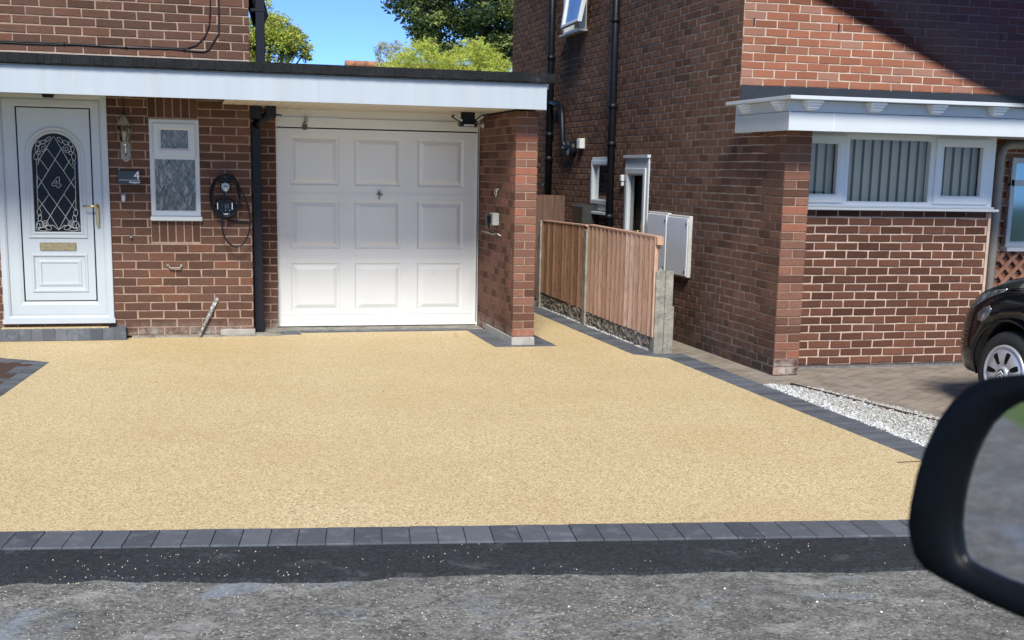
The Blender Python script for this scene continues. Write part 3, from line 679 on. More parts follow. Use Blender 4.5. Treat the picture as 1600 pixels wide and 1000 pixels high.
# toilet window
wn = MB(); x0, x1, z0, z1 = winh; frame_xz(wn, x0, x1, z0 + .03, z1, (.045, .042, .05, .05), HY - .012, HY + .06)
wn.box(x0 + .04, x1 - .04, HY - .010, HY + .05, 1.632, 1.672)
frame_xz(wn, x0 + .034, x1 - .032, 1.665, z1 - .036, (.068, .066, .066, .058), HY - .03, HY + .03)
wno = wn.build('narrow_window', 'upvc', house)
mb = MB(); mb.box(x0 - .008, x1 + .012, HY - .06, HY + .02, z0 - .012, z0 + .028, None, None, .006); mb.build('window_sill', 'upvc', wno)
mb = MB(); mb.box(x0 + .03, x1 - .03, HY + .02, HY + .03, 1.14, 1.64); mb.box(x0 + .06, x1 - .06, HY + .004, HY + .02, 1.70, 1.93); mb.build('privacy_pane', 'obscure', wno)
mb = MB()
for (xa, xb, za, zb, yy) in ((-.222, .097, 1.172, 1.624, HY + .017), (-.192, .062, 1.732, 1.896, HY + .001)):
    s = .122 if zb - za > .3 else .125; sl2 = 1.45
    for sg in (1, -1):
        for k in range(-8, 9):
            P = []
            for i in range(41):
                z = za + (zb - za) * i / 40; x = (xa + xb) / 2 + s * k + sg * (z - za) / sl2
                if xa < x < xb: P.append((x, yy, z))
            if len(P) > 1: mb.tube([P[0], P[-1]], .003, 4)
mb.build('lead_lattice', 'steel', wno)
# downpipe of the left house
mb = MB(); pxm = .668; yy = .42
mb.box(pxm - .042, pxm + .042, yy - .03, yy + .035, .03, 1.96, None, None, .004); mb.box(pxm - .05, pxm + .05, yy - .035, yy + .04, .03, .1, None, None, .004); mb.box(pxm - .05, pxm + .05, yy - .035, yy + .04, .66, .68, None, None, .003); mb.box(pxm - .05, pxm + .05, yy - .035, yy + .04, 1.35, 1.42, None, None, .003)
mb.tube([(.668, .42, 1.95), (.70, .40, 2.0), (.79, .33, 2.06), (.80, .32, 2.14)], .045, 8); mb.box(.60, .72, .30, .5, 2.02, 2.14, None, None, .006); mb.box(.755, .845, .24, .38, 2.03, 2.136, None, None, .006); mb.tube([(.84, .3, 2.062), (.9, .3, 2.056)], .006, 6)
mb.build('downpipe', 'black', house)
mb = MB(); q = onY(397, 40, HY); mb.box(q.x + .012, q.x + .094, HY - .03, HY + .05, 2.5, 5.2, None, None, .004)
mb.box(q.x - .03, q.x + .1, HY - .035, HY + .055, onY(397, 16, HY).z - .015, onY(397, 16, HY).z + .015, None, None, .003); mb.build('upper_downpipe', 'black', house)
# open sash on the side of the upper floor
mb = MB(); a = onY(404, -30, .6); b = onY(419, 22, .6)
d = (b - a).normalized(); nn = Vector((d.z, 0, -d.x))
for k, (o0, o1) in enumerate(((0, .035), (.075, .11))):
    P = [a + nn * o0, b + nn * o0, b + nn * o1, a + nn * o1]; mb.prism([(p.x, p.z) for p in P], lambda p, dd: (p[0], dd, p[1]), .6, 1.3)
P = [b - d * .03, b + d * .02, b + d * .02 + nn * .11, b - d * .03 + nn * .11]; mb.prism([(p.x, p.z) for p in P], lambda p, dd: (p[0], dd, p[1]), .595, 1.305)
so = mb.build('open_sash', 'black', house, .003)
mb = MB(); P = [a + nn * .04, b + nn * .04 - d * .03, b + nn * .07 - d * .03, a + nn * .07]; mb.prism([(p.x, p.z) for p in P], lambda p, dd: (p[0], dd, p[1]), .602, 1.298); mb.build('sash_seal', 'upvc', so)
# old conduit stub at the wall foot
mb = MB(); a = onY(340, 465, HY - .01); b = onY(311, 526, HY - .06); mb.tube([a, a + (b - a) * .3, a + (b - a) * .5, a + (b - a) * .53, b], [.018, .019, .019, .015, .014], 8); mb.build('conduit_stub', mat('flaking grey conduit', (.20, .20, .19), .8, .3, 20, .4, 60, dirt=((.68, .68, .66), 26, .5, .62)), house)

# ---------------- things hung on the left house
lan = thing('wall_lantern', 'weathered metal coach lantern on the brickwork right of the front door', 'wall light', (-.503, HY, 1.6))
mb = MB(); c = Vector((-.497, HY, 1.70)); mb.prism([(-.045, -.05), (-.03, -.085), (0, -.10), (.03, -.085), (.045, -.05), (.042, .06), (.03, .09), (-.03, .09), (-.042, .06)], lambda p, d: (c.x + p[0], d, c.z + p[1]), HY - .001, HY - .016)
mb.build('back_plate', 'iron', lan, .004)
mb = MB(); mb.tube([c + Vector((0, -.015, -.03)), c + Vector((0, -.05, -.04)), c + Vector((0, -.085, 0)), c + Vector((0, -.09, .05))], .008, 8); mb.ball(c + Vector((0, -.09, .055)), .018, 6); mb.build('bracket_arm', 'chrome', lan)
lc = Vector((-.502, HY - .10, 1.77))
mb = MB(); mb.lathe([(.02, -.012), (.035, 0), (.036, .006)], lc, (0, 0, 1), 6)
mb.lathe([(.078, .148), (.07, .156), (.045, .185), (.03, .215), (.015, .228), (.006, .24)], lc, (0, 0, 1), 6)
for k in range(6):
    a = 2 * math.pi * (k + .5) / 6; u, v = lc.orthogonal(), None
    ax = Vector((0, 0, 1)); uu = ax.orthogonal().normalized(); vv = ax.cross(uu); dr = uu * math.cos(a) + vv * math.sin(a)
    mb.tube([lc + dr * .036, lc + dr * .066 + Vector((0, 0, .15))], .0035, 5)
mb.build('lantern_frame', 'iron', lan)
mb = MB(); mb.lathe([(.033, .005), (.062, .148)], lc, (0, 0, 1), 6); mb.build('lantern_glass', 'clear', lan)
mb = MB(); mb.lathe([(.012, .01), (.016, .02), (.012, .045), (.022, .07), (.025, .085), (.016, .105)], lc, (0, 0, 1), 12); mb.build('bulb', 'upvc_old', lan)
mb = MB(); mb.tube([(-.50, HY - .012, 1.99), (-.505, HY - .012, 2.2)], .004, 5); mb.build('supply_wire', 'black', lan)

def text(body, size, parent, matn, loc, name, extr=.0012, font_w=1, align='RIGHT'):
    cu = bpy.data.curves.new(name, 'FONT'); cu.body = body; cu.size = size; cu.extrude = extr; cu.align_x = align
    if font_w != 1: cu.offset = font_w
    to = bpy.data.objects.new('tmp', cu); COL.objects.link(to); bpy.context.view_layer.update()
    me = bpy.data.meshes.new_from_object(to.evaluated_get(bpy.context.evaluated_depsgraph_get())); bpy.data.objects.remove(to)
    me.transform(Matrix.Rotation(R_(90), 4, 'X')); b = BASE[parent.name]; me.transform(Matrix.Translation(Vector(loc) - b))
    me.materials.clear(); me.materials.append(M[matn]); o = bpy.data.objects.new(name, me); COL.objects.link(o); o.parent = parent; BASE[o.name] = b; return o
sg = thing('house_sign', 'dark slate house sign reading 4 Mosspark beside the front door', 'sign', (-.472, HY, 1.46))
mb = MB(); mb.box(-.572, -.376, HY - .022, HY - .006, 1.402, 1.522); mb.build('sign_plate', mat('anthracite plaque', (.022, .030, .042), .35, .1), sg, .002)
text('4', .105, sg, 'white_dark', (-.383, HY - .023, 1.448), 'sign_number', .0012)
mb = MB(); mb.box(-.567, -.382, HY - .0235, HY - .021, 1.4385, 1.4415); mb.build('sign_rule', 'white_dark', sg)
text('Mosspark', .024, sg, 'white_dark', (-.383, HY - .023, 1.414), 'sign_lettering', .0012, .0006)
mb = MB(); mb.box(-.553, -.511, HY - .03, HY - .005, 1.238, 1.315, None, None, .006); db = tag(mb.build('door_bell', 'steel', base=(-.53, HY, 1.275)), 'small white door bell push under the dark house sign', 'door bell')
mb = MB(); mb.box(-.544, -.520, HY - .034, HY - .03, 1.255, 1.302, None, None, .002); mb.build('bell_push', 'upvc', db)
mb = MB(); q = onY(205, 370, HY); mb.lathe([(.016, 0), (.016, .02), (.009, .024), (.009, .05)], q, (0, -1, 0), 10); tag(mb.build('pipe_outlet', 'steel', base=q), 'small round pipe end poking out of the bricks under the door bell', 'pipe')
mb = MB(); q = onY(273, 416, HY); mb.tube([q + Vector((-.055, 0, .008)), q + Vector((-.055, -.03, .006)), q + Vector((-.04, -.035, -.014)), q + Vector((.045, -.035, -.014)), q + Vector((.058, -.03, .004)), q + Vector((.058, 0, .006))], .008, 8); mb.ball(q + Vector((-.058, -.006, .008)), .016, 6); mb.ball(q + Vector((.06, -.006, .006)), .016, 6)
tag(mb.build('grab_bar', 'iron', base=q), 'rusty iron grab bar screwed to the bricks below the narrow window', 'grab bar')
# EV charger and cable
cz = onY(352, 325, HY); chg = thing('car_charger', 'black rounded electric car charger with two white light bars on the wall', 'charger', (cz.x, HY, cz.z))
mb = MB(); cx, czz = cz.x, cz.z
P = []
for i in range(40):
    a = 2 * math.pi * i / 40; c_, s_ = math.cos(a), math.sin(a); e = 2 / 3.6; P.append((math.copysign(abs(c_) ** e, c_), math.copysign(abs(s_) ** e, s_)))
rr = lambda k, y, tp=1: [(cx + p[0] * .095 * k, y, czz + p[1] * (.090) * k) for p in P]
mb.loops([rr(.93, HY), rr(1, HY - .02), rr(1, HY - .07), rr(.96, HY - .085), rr(.88, HY - .09)]); mb.build('charger_body', mat('glossy black plastic', (.006, .006, .008), .2, .1, spec=.25), chg)
mb = MB(); mb.box(cx - .075, cx - .067, HY - .093, HY - .088, czz - .01, czz + .052); mb.box(cx + .056, cx + .064, HY - .093, HY - .088, czz - .01, czz + .052); mb.build('light_bar', 'white_dark', chg, .001)
mb = MB(); mb.box(cx - .035, cx + .03, HY - .092, HY - .088, czz - .002, czz + .042); mb.build('screen', mat('dim screen', (.035, .035, .05), .2, .1), chg)
mb = MB(); 
for dx in (-.033, 0, .033): mb.lathe([(.0045, 0), (.0045, .003)], (cx + dx, HY - .089, czz - .018), (0, -1, 0), 10)
mb.build('button', mat('blue lit button', (.25, .4, .7), .4, .1), chg)
text('ohme', .030, chg, 'white_dark', (cx + .032, HY - .0895, czz - .060), 'charger_logo', .001, .0009)
sk = onY(352, 291, HY); hol = thing('plug_holster', 'square black plug holster with a white plug, above the car charger', 'holster', (sk.x, HY, sk.z))
mb = MB(); mb.box(sk.x - .046, sk.x + .05, HY - .04, HY, sk.z - .05, sk.z + .035, None, None, .005); mb.box(sk.x - .06, sk.x + .06, HY - .09, HY, sk.z + .04, sk.z + .075, None, None, .008)
mb.build('holster_plate', 'black', hol)
mb = MB(); mb.lathe([(.038, 0), (.04, .01), (.036, .03), (.028, .04)], (sk.x, HY - .04, sk.z), (0, -1, -.1), 20); mb.tube([(sk.x, HY - .06, sk.z), (sk.x - .002, HY - .11, sk.z - .02), (sk.x - .003, HY - .115, sk.z - .045)], [.028, .024, .017], 12); mb.build('plug', 'upvc', hol)
mb = MB()
for dx in (-.036, .038):
    for dz in (-.04, .026): mb.ball((sk.x + dx, HY - .042, sk.z + dz), .005, 5)
mb.build('screw', 'chrome', hol)
mb = MB(); CY = HY - .10
def eloop(cu, cv, a, b, y, rr_=.0085, n=40, st=0, tw=0):
    P = []
    for i in range(n + 1):
        th = 2 * math.pi * i / n + st; u = cu + a * math.cos(th) + (tw * math.sin(th)); v = cv + b * math.sin(th); P.append(onY(u, v, y))
    mb.tube(P, rr_, 8)
eloop(352, 308, 23.5, 34, CY + .02, tw=0); eloop(350.5, 307, 22.5, 33, CY, tw=.6); eloop(353.5, 306, 22, 33, CY - .012, tw=-.8)
q = [(350, 299), (351, 306), (349.5, 315), (348, 328), (347, 342), (347, 354), (349, 366), (355, 378), (363, 384), (370, 386), (378, 383), (386, 372), (390, 360), (391, 348), (389, 330), (385, 314), (380, 302), (373, 290), (366, 281), (358, 274), (350, 272)]
mb.tube([onY(u, v, CY - .03) for u, v in q], .0075, 8); mb.tube([onY(u, v, HY - .02) for u, v in ((352, 340), (360, 345), (375, 347), (392, 347.5), (394.5, 344))], .009, 8)
tag(mb.build('charging_cable', 'black', base=cz), 'long black charging cable coiled over the holster and hanging in a loop', 'cable')
# floodlight, camera, ring, socket at the garage
q = onY(731, 182, .30); fl = thing('solar_floodlight', 'black security floodlight with two swivel lamp heads under the soffit', 'floodlight', (q.x, .3, 2.137))
mb = MB(); mb.box(q.x - .067, q.x + .067, .28, .32, 2.035, 2.136, None, None, .004); mb.prism([(-.09, -.0), (.09, 0), (.075, -.035), (-.075, -.035)], lambda p, d: (q.x + p[0], d, 2.035 + p[1]), .24, .36); mb.build('lamp_body', 'black', fl)
mb = MB(); mb.box(q.x - .05, q.x + .05, .236, .25, 2.004, 2.02); mb.build('sensor_window', 'upvc', fl)
for s, u0, v0, u1, v1 in ((-1, 722, 190, 707, 181), (1, 743, 190, 755, 182)):
    a = onY(u0, v0, .28); b = onY(u1, v1, .28); mb = MB(); d = (b - a).normalized(); nn = Vector((-d.z, 0, d.x)) 
    if nn.z < 0: nn = -nn
    P = [a - nn * .012, b - nn * .012, b + nn * .016, a + nn * .016]; mb.prism([(p.x, p.z) for p in P], lambda p, dd: (p[0], dd, p[1]), .24, .33)
    lh = mb.build('lamp_head', 'black', fl, .003); mb = MB(); P = [a + d * .008 - nn * .008, b - d * .008 - nn * .008, b - d * .008 + nn * .012, a + d * .008 + nn * .012]
    mb.prism([(p.x, p.z) for p in P], lambda p, dd: (p[0], dd, p[1]), .238, .2405); mb.build('lamp_lens', 'upvc', lh)
q = onX(756, 196, 2.9); cam_ = thing('security_camera', 'small white bullet camera on the inner face of the garage pillar top', 'camera', (2.9, q.y, q.z))
mb = MB(); mb.lathe([(.03, 0), (.03, .012), (.012, .02), (.012, .05)], q, (-1, 0, 0), 14); a = q + Vector((-.055, 0, 0)); mb.lathe([(.02, -.05), (.024, -.045), (.024, .05), (.021, .055)], a, (-.75, -.6, -.1), 14); mb.build('camera_body', 'upvc', cam_)
mb = MB(); ax = Vector((-.75, -.6, -.1)).normalized(); mb.lathe([(.018, .055), (.014, .058)], a, ax, 14); mb.build('camera_lens', 'black', cam_)
q = onX(778, 301, 2.9); mb = MB(); mb.ball(q + Vector((-.012, -.02, .028)), .014, 6)
P = [q + Vector((-.02, .034 * math.cos(i * math.pi / 10) , .034 * math.sin(i * math.pi / 10) - .0)) for i in range(21)]; mb.tube(P, .006, 6); mb.tube([q + Vector((0, -.03, .03)), q + Vector((-.02, -.01, .03))], .01, 6)
tag(mb.build('wall_ring', 'chrome', base=q), 'galvanised tie ring fixed to the inner face of the garage pillar', 'ring')
q = onX(776, 344, 2.9); sko = thing('outdoor_socket', 'grey weatherproof socket box with black plug on the garage pillar', 'socket', q)
mb = MB(); mb.box(2.84, 2.905, q.y - .09, q.y + .06, q.z - .05, q.z + .07, None, None, .008); mb.build('socket_box', mat('grey socket plastic', (.28, .28, .27), .5, .1), sko)
mb = MB(); mb.box(2.80, 2.842, q.y - .03, q.y + .055, q.z - .075, q.z + .06, None, None, .008); mb.build('socket_lid', 'clear', sko)
mb = MB(); mb.box(2.802, 2.838, q.y - .015, q.y + .03, q.z - .03, q.z + .04, None, None, .006); mb.tube([(2.82, q.y, q.z - .03), (2.83, q.y - .02, q.z - .09), (2.88, q.y - .05, q.z - .12), (2.898, q.y - .06, q.z - .14)], .006, 6)
mb.build('black_plug', 'black', sko)
mb = MB(); mb.tube([onX(u, v, 2.895) for u, v in ((752, 361), (762, 363), (770, 366), (776, 365), (782, 368))], .005, 6); mb.build('thin_wire', 'upvc_old', sko)
q = Vector((1.164, .80, 2.01)); pl = thing('padlock_hasp', 'brass padlock hanging from a steel hasp at the garage door top left', 'padlock', q)
mb = MB(); a = onY(478, 186, .80); mb.box(a.x - .018, a.x + .02, .792, .803, a.z - .03, a.z + .03, None, None, .002); mb.build('hasp', 'steel', pl)
mb = MB(); b_ = onY(476, 197, .78); mb.box(b_.x - .022, b_.x + .022, .765, .79, b_.z - .035, b_.z + .01, None, None, .004); mb.tube([(b_.x - .013, .778, b_.z + .005), (b_.x - .013, .778, b_.z + .03), (b_.x, .778, b_.z + .043), (b_.x + .013, .778, b_.z + .03), (b_.x + .013, .778, b_.z + .005)], .005, 6); mb.build('lock_body', mat('dark brass lock', (.10, .075, .05), .4, .2, 30, metal=.6), pl)

# ================================================================ RIGHT HOUSE
nb = thing('neighbouring_house', 'two storey red brick house with white corbelled canopy and blinds in its wide window', 'house', (5.5, -1.7, 0))
SX = 4.6; rg2 = random.Random(21); NL, NH = .204, .0682
sw = MB()
wn1 = (1.598, 2.283, 1.165, 1.757); dr1 = (.403, 1.118, .0, 1.768); uw = (2.667, 3.62, 3.22, 4.3)
bricks(sw, -2.6, -1.68, 0, 2.2, PXm(SX), L=NL, H=NH, j=.0115, rng=rg2, phase=-2.6)
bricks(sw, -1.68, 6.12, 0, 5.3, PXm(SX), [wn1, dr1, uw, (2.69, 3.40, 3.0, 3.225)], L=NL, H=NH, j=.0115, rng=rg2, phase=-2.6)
n = 11
for i in range(n): sw.box(SX - .006, SX + .02, 2.69 + i * .0645 + .004, 2.69 + (i + 1) * .0645 - .004, 3.0, 3.22, rg2.random() * .5, 0, .002)
sw.face([(SX, 2.69, 3.0), (SX, 3.4, 3.0), (SX, 3.4, 3.225), (SX, 2.69, 3.225)], .5, 1)
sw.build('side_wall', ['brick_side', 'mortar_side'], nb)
mb = MB(); bricks(mb, SX, 11, 2.19, 5.3, PY(-1.68), L=NL, H=NH, j=.0115, rng=rg2, phase=4.6, vph=2.343)
bricks(mb, 6.79, 11, 0, 2.2, PY(-1.68), [(7.30, 9.2, .95, 1.80)], L=NL, H=NH, j=.0115, rng=rg2, phase=4.6, vph=0)
mb.face([(SX, 6.12, 0), (11, 6.12, 0), (11, 6.12, 5.3), (SX, 6.12, 5.3)], .5, 1); mb.face([(11, -1.68, 0), (11, 6.12, 0), (11, 6.12, 5.3), (11, -1.68, 5.3)], .5, 1)
mb.build('front_wall', ['brick_r', 'mortar_r'], nb)
mb = MB(); pier(mb, SX - .004, 4.817, -2.604, -2.2, .0, 1.96, NH, rg2, .2, jj=.009); mb.build('brick_pier', ['brick_pier', 'mortar_l'], nb)
mb = MB(); bricks(mb, 4.817, 6.75, .012, 1.33, PY(-2.2), L=NL, H=NH * 1.02, j=.0148, dep=.009, rng=rg2, phase=4.9, vph=.012); mb.face([(6.76, -2.2, 0), (6.76, -1.68, 0), (6.76, -1.68, 1.95), (6.76, -2.2, 1.95)], .5, 1)
mb.box(6.75, 6.775, -2.214, -1.7, 0, 1.31, .5, 1); mb.build('panel_wall', ['brick_panel', 'mortar_panel'], nb)
mb = MB(); mb.box(4.597, 11.3, -1.7, -1.688, 2.16, 2.345); mb.build('lead_upstand', mat('black lead flashing', (.014, .017, .022), .5, .3, 6, .2, 20), nb)
mb = MB()
for (u, v0, v1) in ((1178, 31, 39), (1310, 37, 50), (1440, 43, 56), (1563, 52, 64)):
    q = onY(u, (v0 + v1) / 2, -1.68); mb.box(q.x - .006, q.x + .006, -1.69, -1.67, q.z - .03, q.z + .03)
mb.build('weep_slot', 'black', nb)
# roof (out of frame) closes the house
mb = MB(); mb.prism([(-2.2, 5.3), (2.2, 7.6), (6.6, 5.3), (6.6, 5.15), (2.2, 7.42), (-2.2, 5.15)], lambda p, d: (d, p[0], p[1]), 4.3, 11.4); mb.build('roof', 'terracotta', nb)
# canopy
CYF = -2.92; CXL = 4.45
cano = MB(); cano.box(CXL, 11.2, CYF, CYF + .02, 1.936, 2.075); cano.box(CXL + .0, 11.2, CYF + .004, CYF + .02, 2.078, 2.160)
cano.box(CXL, CXL + .02, CYF + .021, -1.95, 1.936, 2.075); cano.box(CXL + .004, CXL + .02, CYF + .021, -1.95, 2.078, 2.160); cano.box(CXL - .004, CXL + .006, CYF - .004, CYF + .006, 1.934, 2.160)
cano.box(CXL + .021, 11.2, CYF + .021, -1.955, 1.95, 1.965)
cano.box(CXL, CXL + .15, -1.952, -1.94, 1.936, 2.160)
co = cano.build('canopy_fascia', 'upvc', nb, .002)
mb = MB(); mb.box(4.388, 11.25, -3.05, -3.02, 2.161, 2.189); mb.box(4.60, 11.25, -3.02, -1.705, 2.162, 2.187); mb.box(4.388, 4.60, -3.02, -1.87, 2.161, 2.189); mb.build('canopy_cap', 'upvc', co, .003)
mb = MB(); q = onY(1303, 190, CYF).x; mb.box(q - .002, q + .002, CYF - .0008, CYF + .01, 1.94, 2.073); mb.build('joint_line', 'metalbox', co)
def corbel(name_fn):
    mb = MB()
    for (w_, pr, za, zb_) in ((.066, .088, 2.140, 2.1605), (.058, .070, 2.120, 2.140), (.050, .054, 2.100, 2.120), (.040, .034, 2.088, 2.100)): name_fn(mb, w_, pr, za, zb_)
    mb.build('corbel', 'upvc_lifted', co)
for xx in (4.62, 5.155, 5.685, 6.225, 6.765, 7.3): corbel(lambda mb, w_, pr, za, zb_: mb.box(xx - w_, xx + w_, CYF - pr, CYF + .01, za, zb_ - .0005, None, None, .003))
for yv in (-2.15, -2.76): corbel(lambda mb, w_, pr, za, zb_: mb.box(CXL - pr * .62, CXL + .01, yv - w_, yv + w_, za, zb_ - .0005, None, None, .003))
# wide window with vertical blinds
wx0, wx1, wz0, wz1 = 4.83, 6.762, 1.352, 1.955; WY = -2.2
ww = MB(); yb = WY + .05
m1, m2 = onY(1321, 250, WY).x, onY(1457, 250, WY).x
frame_xz(ww, wx0, wx1, wz0, wz1, (.05, .075, .045, .03), WY - .02, yb)
ww.box(m1 - .028, m1 + .028, WY - .018, yb, wz0 + .02, wz1 - .01, None, None, .004); ww.box(m2 - .028, m2 + .028, WY - .018, yb, wz0 + .02, wz1 - .01, None, None, .004)
frame_xz(ww, wx0 + .03, m1 - .018, wz0 + .03, wz1 - .02, .072, WY - .04, WY + .02); frame_xz(ww, m2 + .016, wx1 - .06, wz0 + .03, wz1 - .02, .072, WY - .04, WY + .02)
ww.box(m1, m2, WY - .012, yb, wz1 - .05, wz1 - .01)
wo = ww.build('wide_window', 'upvc_lifted', nb)
mb = MB(); mb.box(4.82, 6.80, WY - .085, WY + .02, 1.322, 1.345, None, None, .005); mb.box(4.82, 6.775, WY - .045, WY + .02, 1.3455, 1.362, None, None, .003); mb.build('window_sill', 'upvc', wo)
mb = MB(); mb.face([(wx0, WY + .01, wz0), (wx1, WY + .01, wz0), (wx1, WY + .01, wz1), (wx0, WY + .01, wz1)]); mb.build('window_pane', 'glass', wo)
mb = MB(); rb = random.Random(2); x = wx0 + .03
while x < wx1 - .1:
    a = R_(14 + rb.uniform(-3, 3)); w_ = .043
    mb.face([(x + .003, WY + .08 - .012, 1.37), (x + .081, WY + .08 + .016, 1.37), (x + .081, WY + .08 + .016, 1.96), (x + .003, WY + .08 - .012, 1.96)]); x += .0865
mb.build('vertical_blind', 'blind', wo)
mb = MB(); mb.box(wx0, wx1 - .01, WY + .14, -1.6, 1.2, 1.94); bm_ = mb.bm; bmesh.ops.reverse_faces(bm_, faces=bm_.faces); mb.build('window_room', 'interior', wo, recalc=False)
# side window, door
def side_frame(mb, y0, y1, z0, z1, w, xo, xi, bev=.004):
    rings = lambda d, x: [(x, y0 + w * d, z0 + w * d), (x, y1 - w * d, z0 + w * d), (x, y1 - w * d, z1 - w * d), (x, y0 + w * d, z1 - w * d)]
    mb.loops([rings(0, xi), rings(0, xo + bev), rings(.1, xo), rings(.75, xo), rings(1, xo + bev * 2.5), rings(1, xi)], fill=False)
mb = MB(); side_frame(mb, *wn1, .045, SX - .015, SX + .06); side_frame(mb, wn1[0] + .03, wn1[1] - .03, wn1[2] + .07, wn1[3] - .035, .055, SX - .035, SX + .05); mb.box(SX - .016, SX + .05, wn1[0], wn1[1], wn1[2], wn1[2] + .09)
swo = mb.build('side_window', 'upvc', nb)
mb = MB(); mb.box(SX - .09, SX + .02, wn1[0] - .04, wn1[1] + .16, wn1[2] - .045, wn1[2] - .012, None, None, .005); mb.build('window_sill', 'upvc', swo)
mb = MB(); mb.face([(SX + .01, wn1[0], wn1[2]), (SX + .01, wn1[1], wn1[2]), (SX + .01, wn1[1], wn1[3]), (SX + .01, wn1[0], wn1[3])]); mb.build('window_pane', 'glass', swo)
mb = MB(); side_frame(mb, dr1[0], dr1[1], dr1[2] + .02, dr1[3], .08, SX - .02, SX + .06); side_frame(mb, dr1[0] + .06, dr1[1] - .05, .1, dr1[3] - .125, .075, SX - .035, SX + .05); mb.box(SX - .018, SX + .05, dr1[0] + .02, dr1[1] - .02, dr1[3] - .17, dr1[3] - .02)
mb.box(SX - .04, SX, dr1[0] - .012, dr1[1] + .012, dr1[3] - .02, dr1[3] + .01); mb.box(SX - .03, SX + .05, dr1[0] + .15, dr1[1] - .15, .1, .72)
sdo = mb.build('side_door', 'upvc', nb)
mb = MB(); mb.face([(SX + .01, dr1[0], .02), (SX + .01, dr1[1], .02), (SX + .01, dr1[1], dr1[3]), (SX + .01, dr1[0], dr1[3])]); mb.build('door_pane', 'glass', sdo)
mb = MB(); mb.box(SX - .05, SX - .03, .50, .525, .85, 1.08, None, None, .004); mb.tube([(SX - .04, .512, 1.0), (SX - .085, .512, 1.0), (SX - .09, .60, 1.0)], .010, 8); mb.build('door_handle', 'brass', sdo)
mb = MB(); mb.box(SX - .06, SX - .02, dr1[1] - .005, dr1[1] + .05, 1.50, 1.57, None, None, .006); mb.box(SX - .05, SX - .02, dr1[1] + .005, dr1[1] + .04, 1.45, 1.50, None, None, .006); mb.build('door_sensor', 'upvc', sdo)
mb = MB()
for (y0, y1) in ((wn1[0], wn1[1]), (dr1[0], dr1[1])):
    for i in range(9):
        a = y0 + (y1 - y0) * i / 9; mb.face([(SX + .1 + .02 * (i % 2), a, .3), (SX + .1 + .02 * ((i + 1) % 2), a + (y1 - y0) / 9, .3), (SX + .1 + .02 * ((i + 1) % 2), a + (y1 - y0) / 9, 1.76), (SX + .1 + .02 * (i % 2), a, 1.76)])
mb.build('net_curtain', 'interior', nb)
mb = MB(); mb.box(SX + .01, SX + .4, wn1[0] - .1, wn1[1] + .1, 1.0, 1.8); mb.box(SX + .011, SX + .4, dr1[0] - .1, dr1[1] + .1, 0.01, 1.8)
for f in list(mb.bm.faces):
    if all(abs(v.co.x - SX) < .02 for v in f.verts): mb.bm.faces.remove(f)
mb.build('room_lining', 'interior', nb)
# upstairs side window with open sash
mb = MB(); side_frame(mb, *uw, .06, SX - .01, SX + .12); mb.box(SX - .015, SX + .12, 2.73, 2.80, 3.25, 4.2); uo = mb.build('upper_side_window', 'upvc', nb)
mb = MB(); mb.box(SX - .10, SX + .05, 2.63, 3.46, 3.205, 3.225, None, None, .004); mb.build('window_sill', 'upvc_old', uo)
mb = MB(); mb.box(SX - .02, SX, 2.667, 2.92, 3.23, 4.3); mb.build('sash_reveal', 'soffit', uo)
pA = onX(877, 45, 4.36); pB = onX(904, 33, 4.36); pC = onX(889, -30, 4.47); pD = onX(921, -45, 4.47)
mb = MB(); ux = (pB - pA).normalized(); 
def quad(o, dx): 
    c = (pA + pB + pC + pD) / 4
    return [p + (c - p).normalized() * o + Vector((dx, 0, 0)) for p in (pA, pB, pD, pC)]
mb.loops([quad(0, .035), quad(0, -.0), quad(.01, -.012), quad(.05, -.012), quad(.065, .0), quad(.065, .035)], fill=False); so = mb.build('open_sash', 'upvc', uo)
mb = MB(); mb.face(quad(.06, .012)); mb.build('sash_pane', mat('reflective sash glass', (.30, .36, .42), .04, .3, 6, metal=.85), so)
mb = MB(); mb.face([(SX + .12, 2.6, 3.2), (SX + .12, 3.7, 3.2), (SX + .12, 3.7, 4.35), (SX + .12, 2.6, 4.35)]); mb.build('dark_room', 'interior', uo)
# pipes on the side wall
mb = MB(); px_ = SX - .07; mb.tube([(px_, 3.90, 5.2), (px_, 3.90, 1.30)], .045, 12)
for z in (1.75, 2.05, 3.0): mb.tube([(px_, 3.90, z - .03), (px_, 3.90, z + .03)], .056, 12)
mb.tube([(px_, 3.90, 2.45), (px_ - .0, 3.62, 2.43), (px_, 3.42, 2.38), (px_, 3.35, 2.25), (px_, 3.30, 1.95), (px_, 3.18, 1.88)], .036, 10); mb.tube([(px_ + .08, 2.99, 1.87), (px_ - .02, 3.0, 1.87)], [.10, .085], 14); mb.tube([(px_, 3.2, 1.88), (px_, 3.0, 1.88)], .04, 10); mb.tube([(px_ + .0, 4.02, 1.42), (px_, 3.9, 1.40)], .045, 10)
mb.build('soil_pipe', 'black', nb)
mb = MB(); mb.tube([(px_, 1.44, 5.2), (px_, 1.44, .4)], .042, 12)
for z in (1.115, 1.9, 2.3, 3.2): mb.tube([(px_, 1.44, z - .025), (px_, 1.44, z + .025)], .052, 12)
mb.build('downpipe', 'black', nb)
mb = MB(); mb.box(SX - .07, SX, 2.60, 2.72, 1.86, 1.98, None, None, .008); tag(mb.build('bulkhead_light', 'upvc_old', base=(SX, 2.66, 1.9)), 'small cream wall light on the brown side wall beside the black waste pipe', 'wall light')
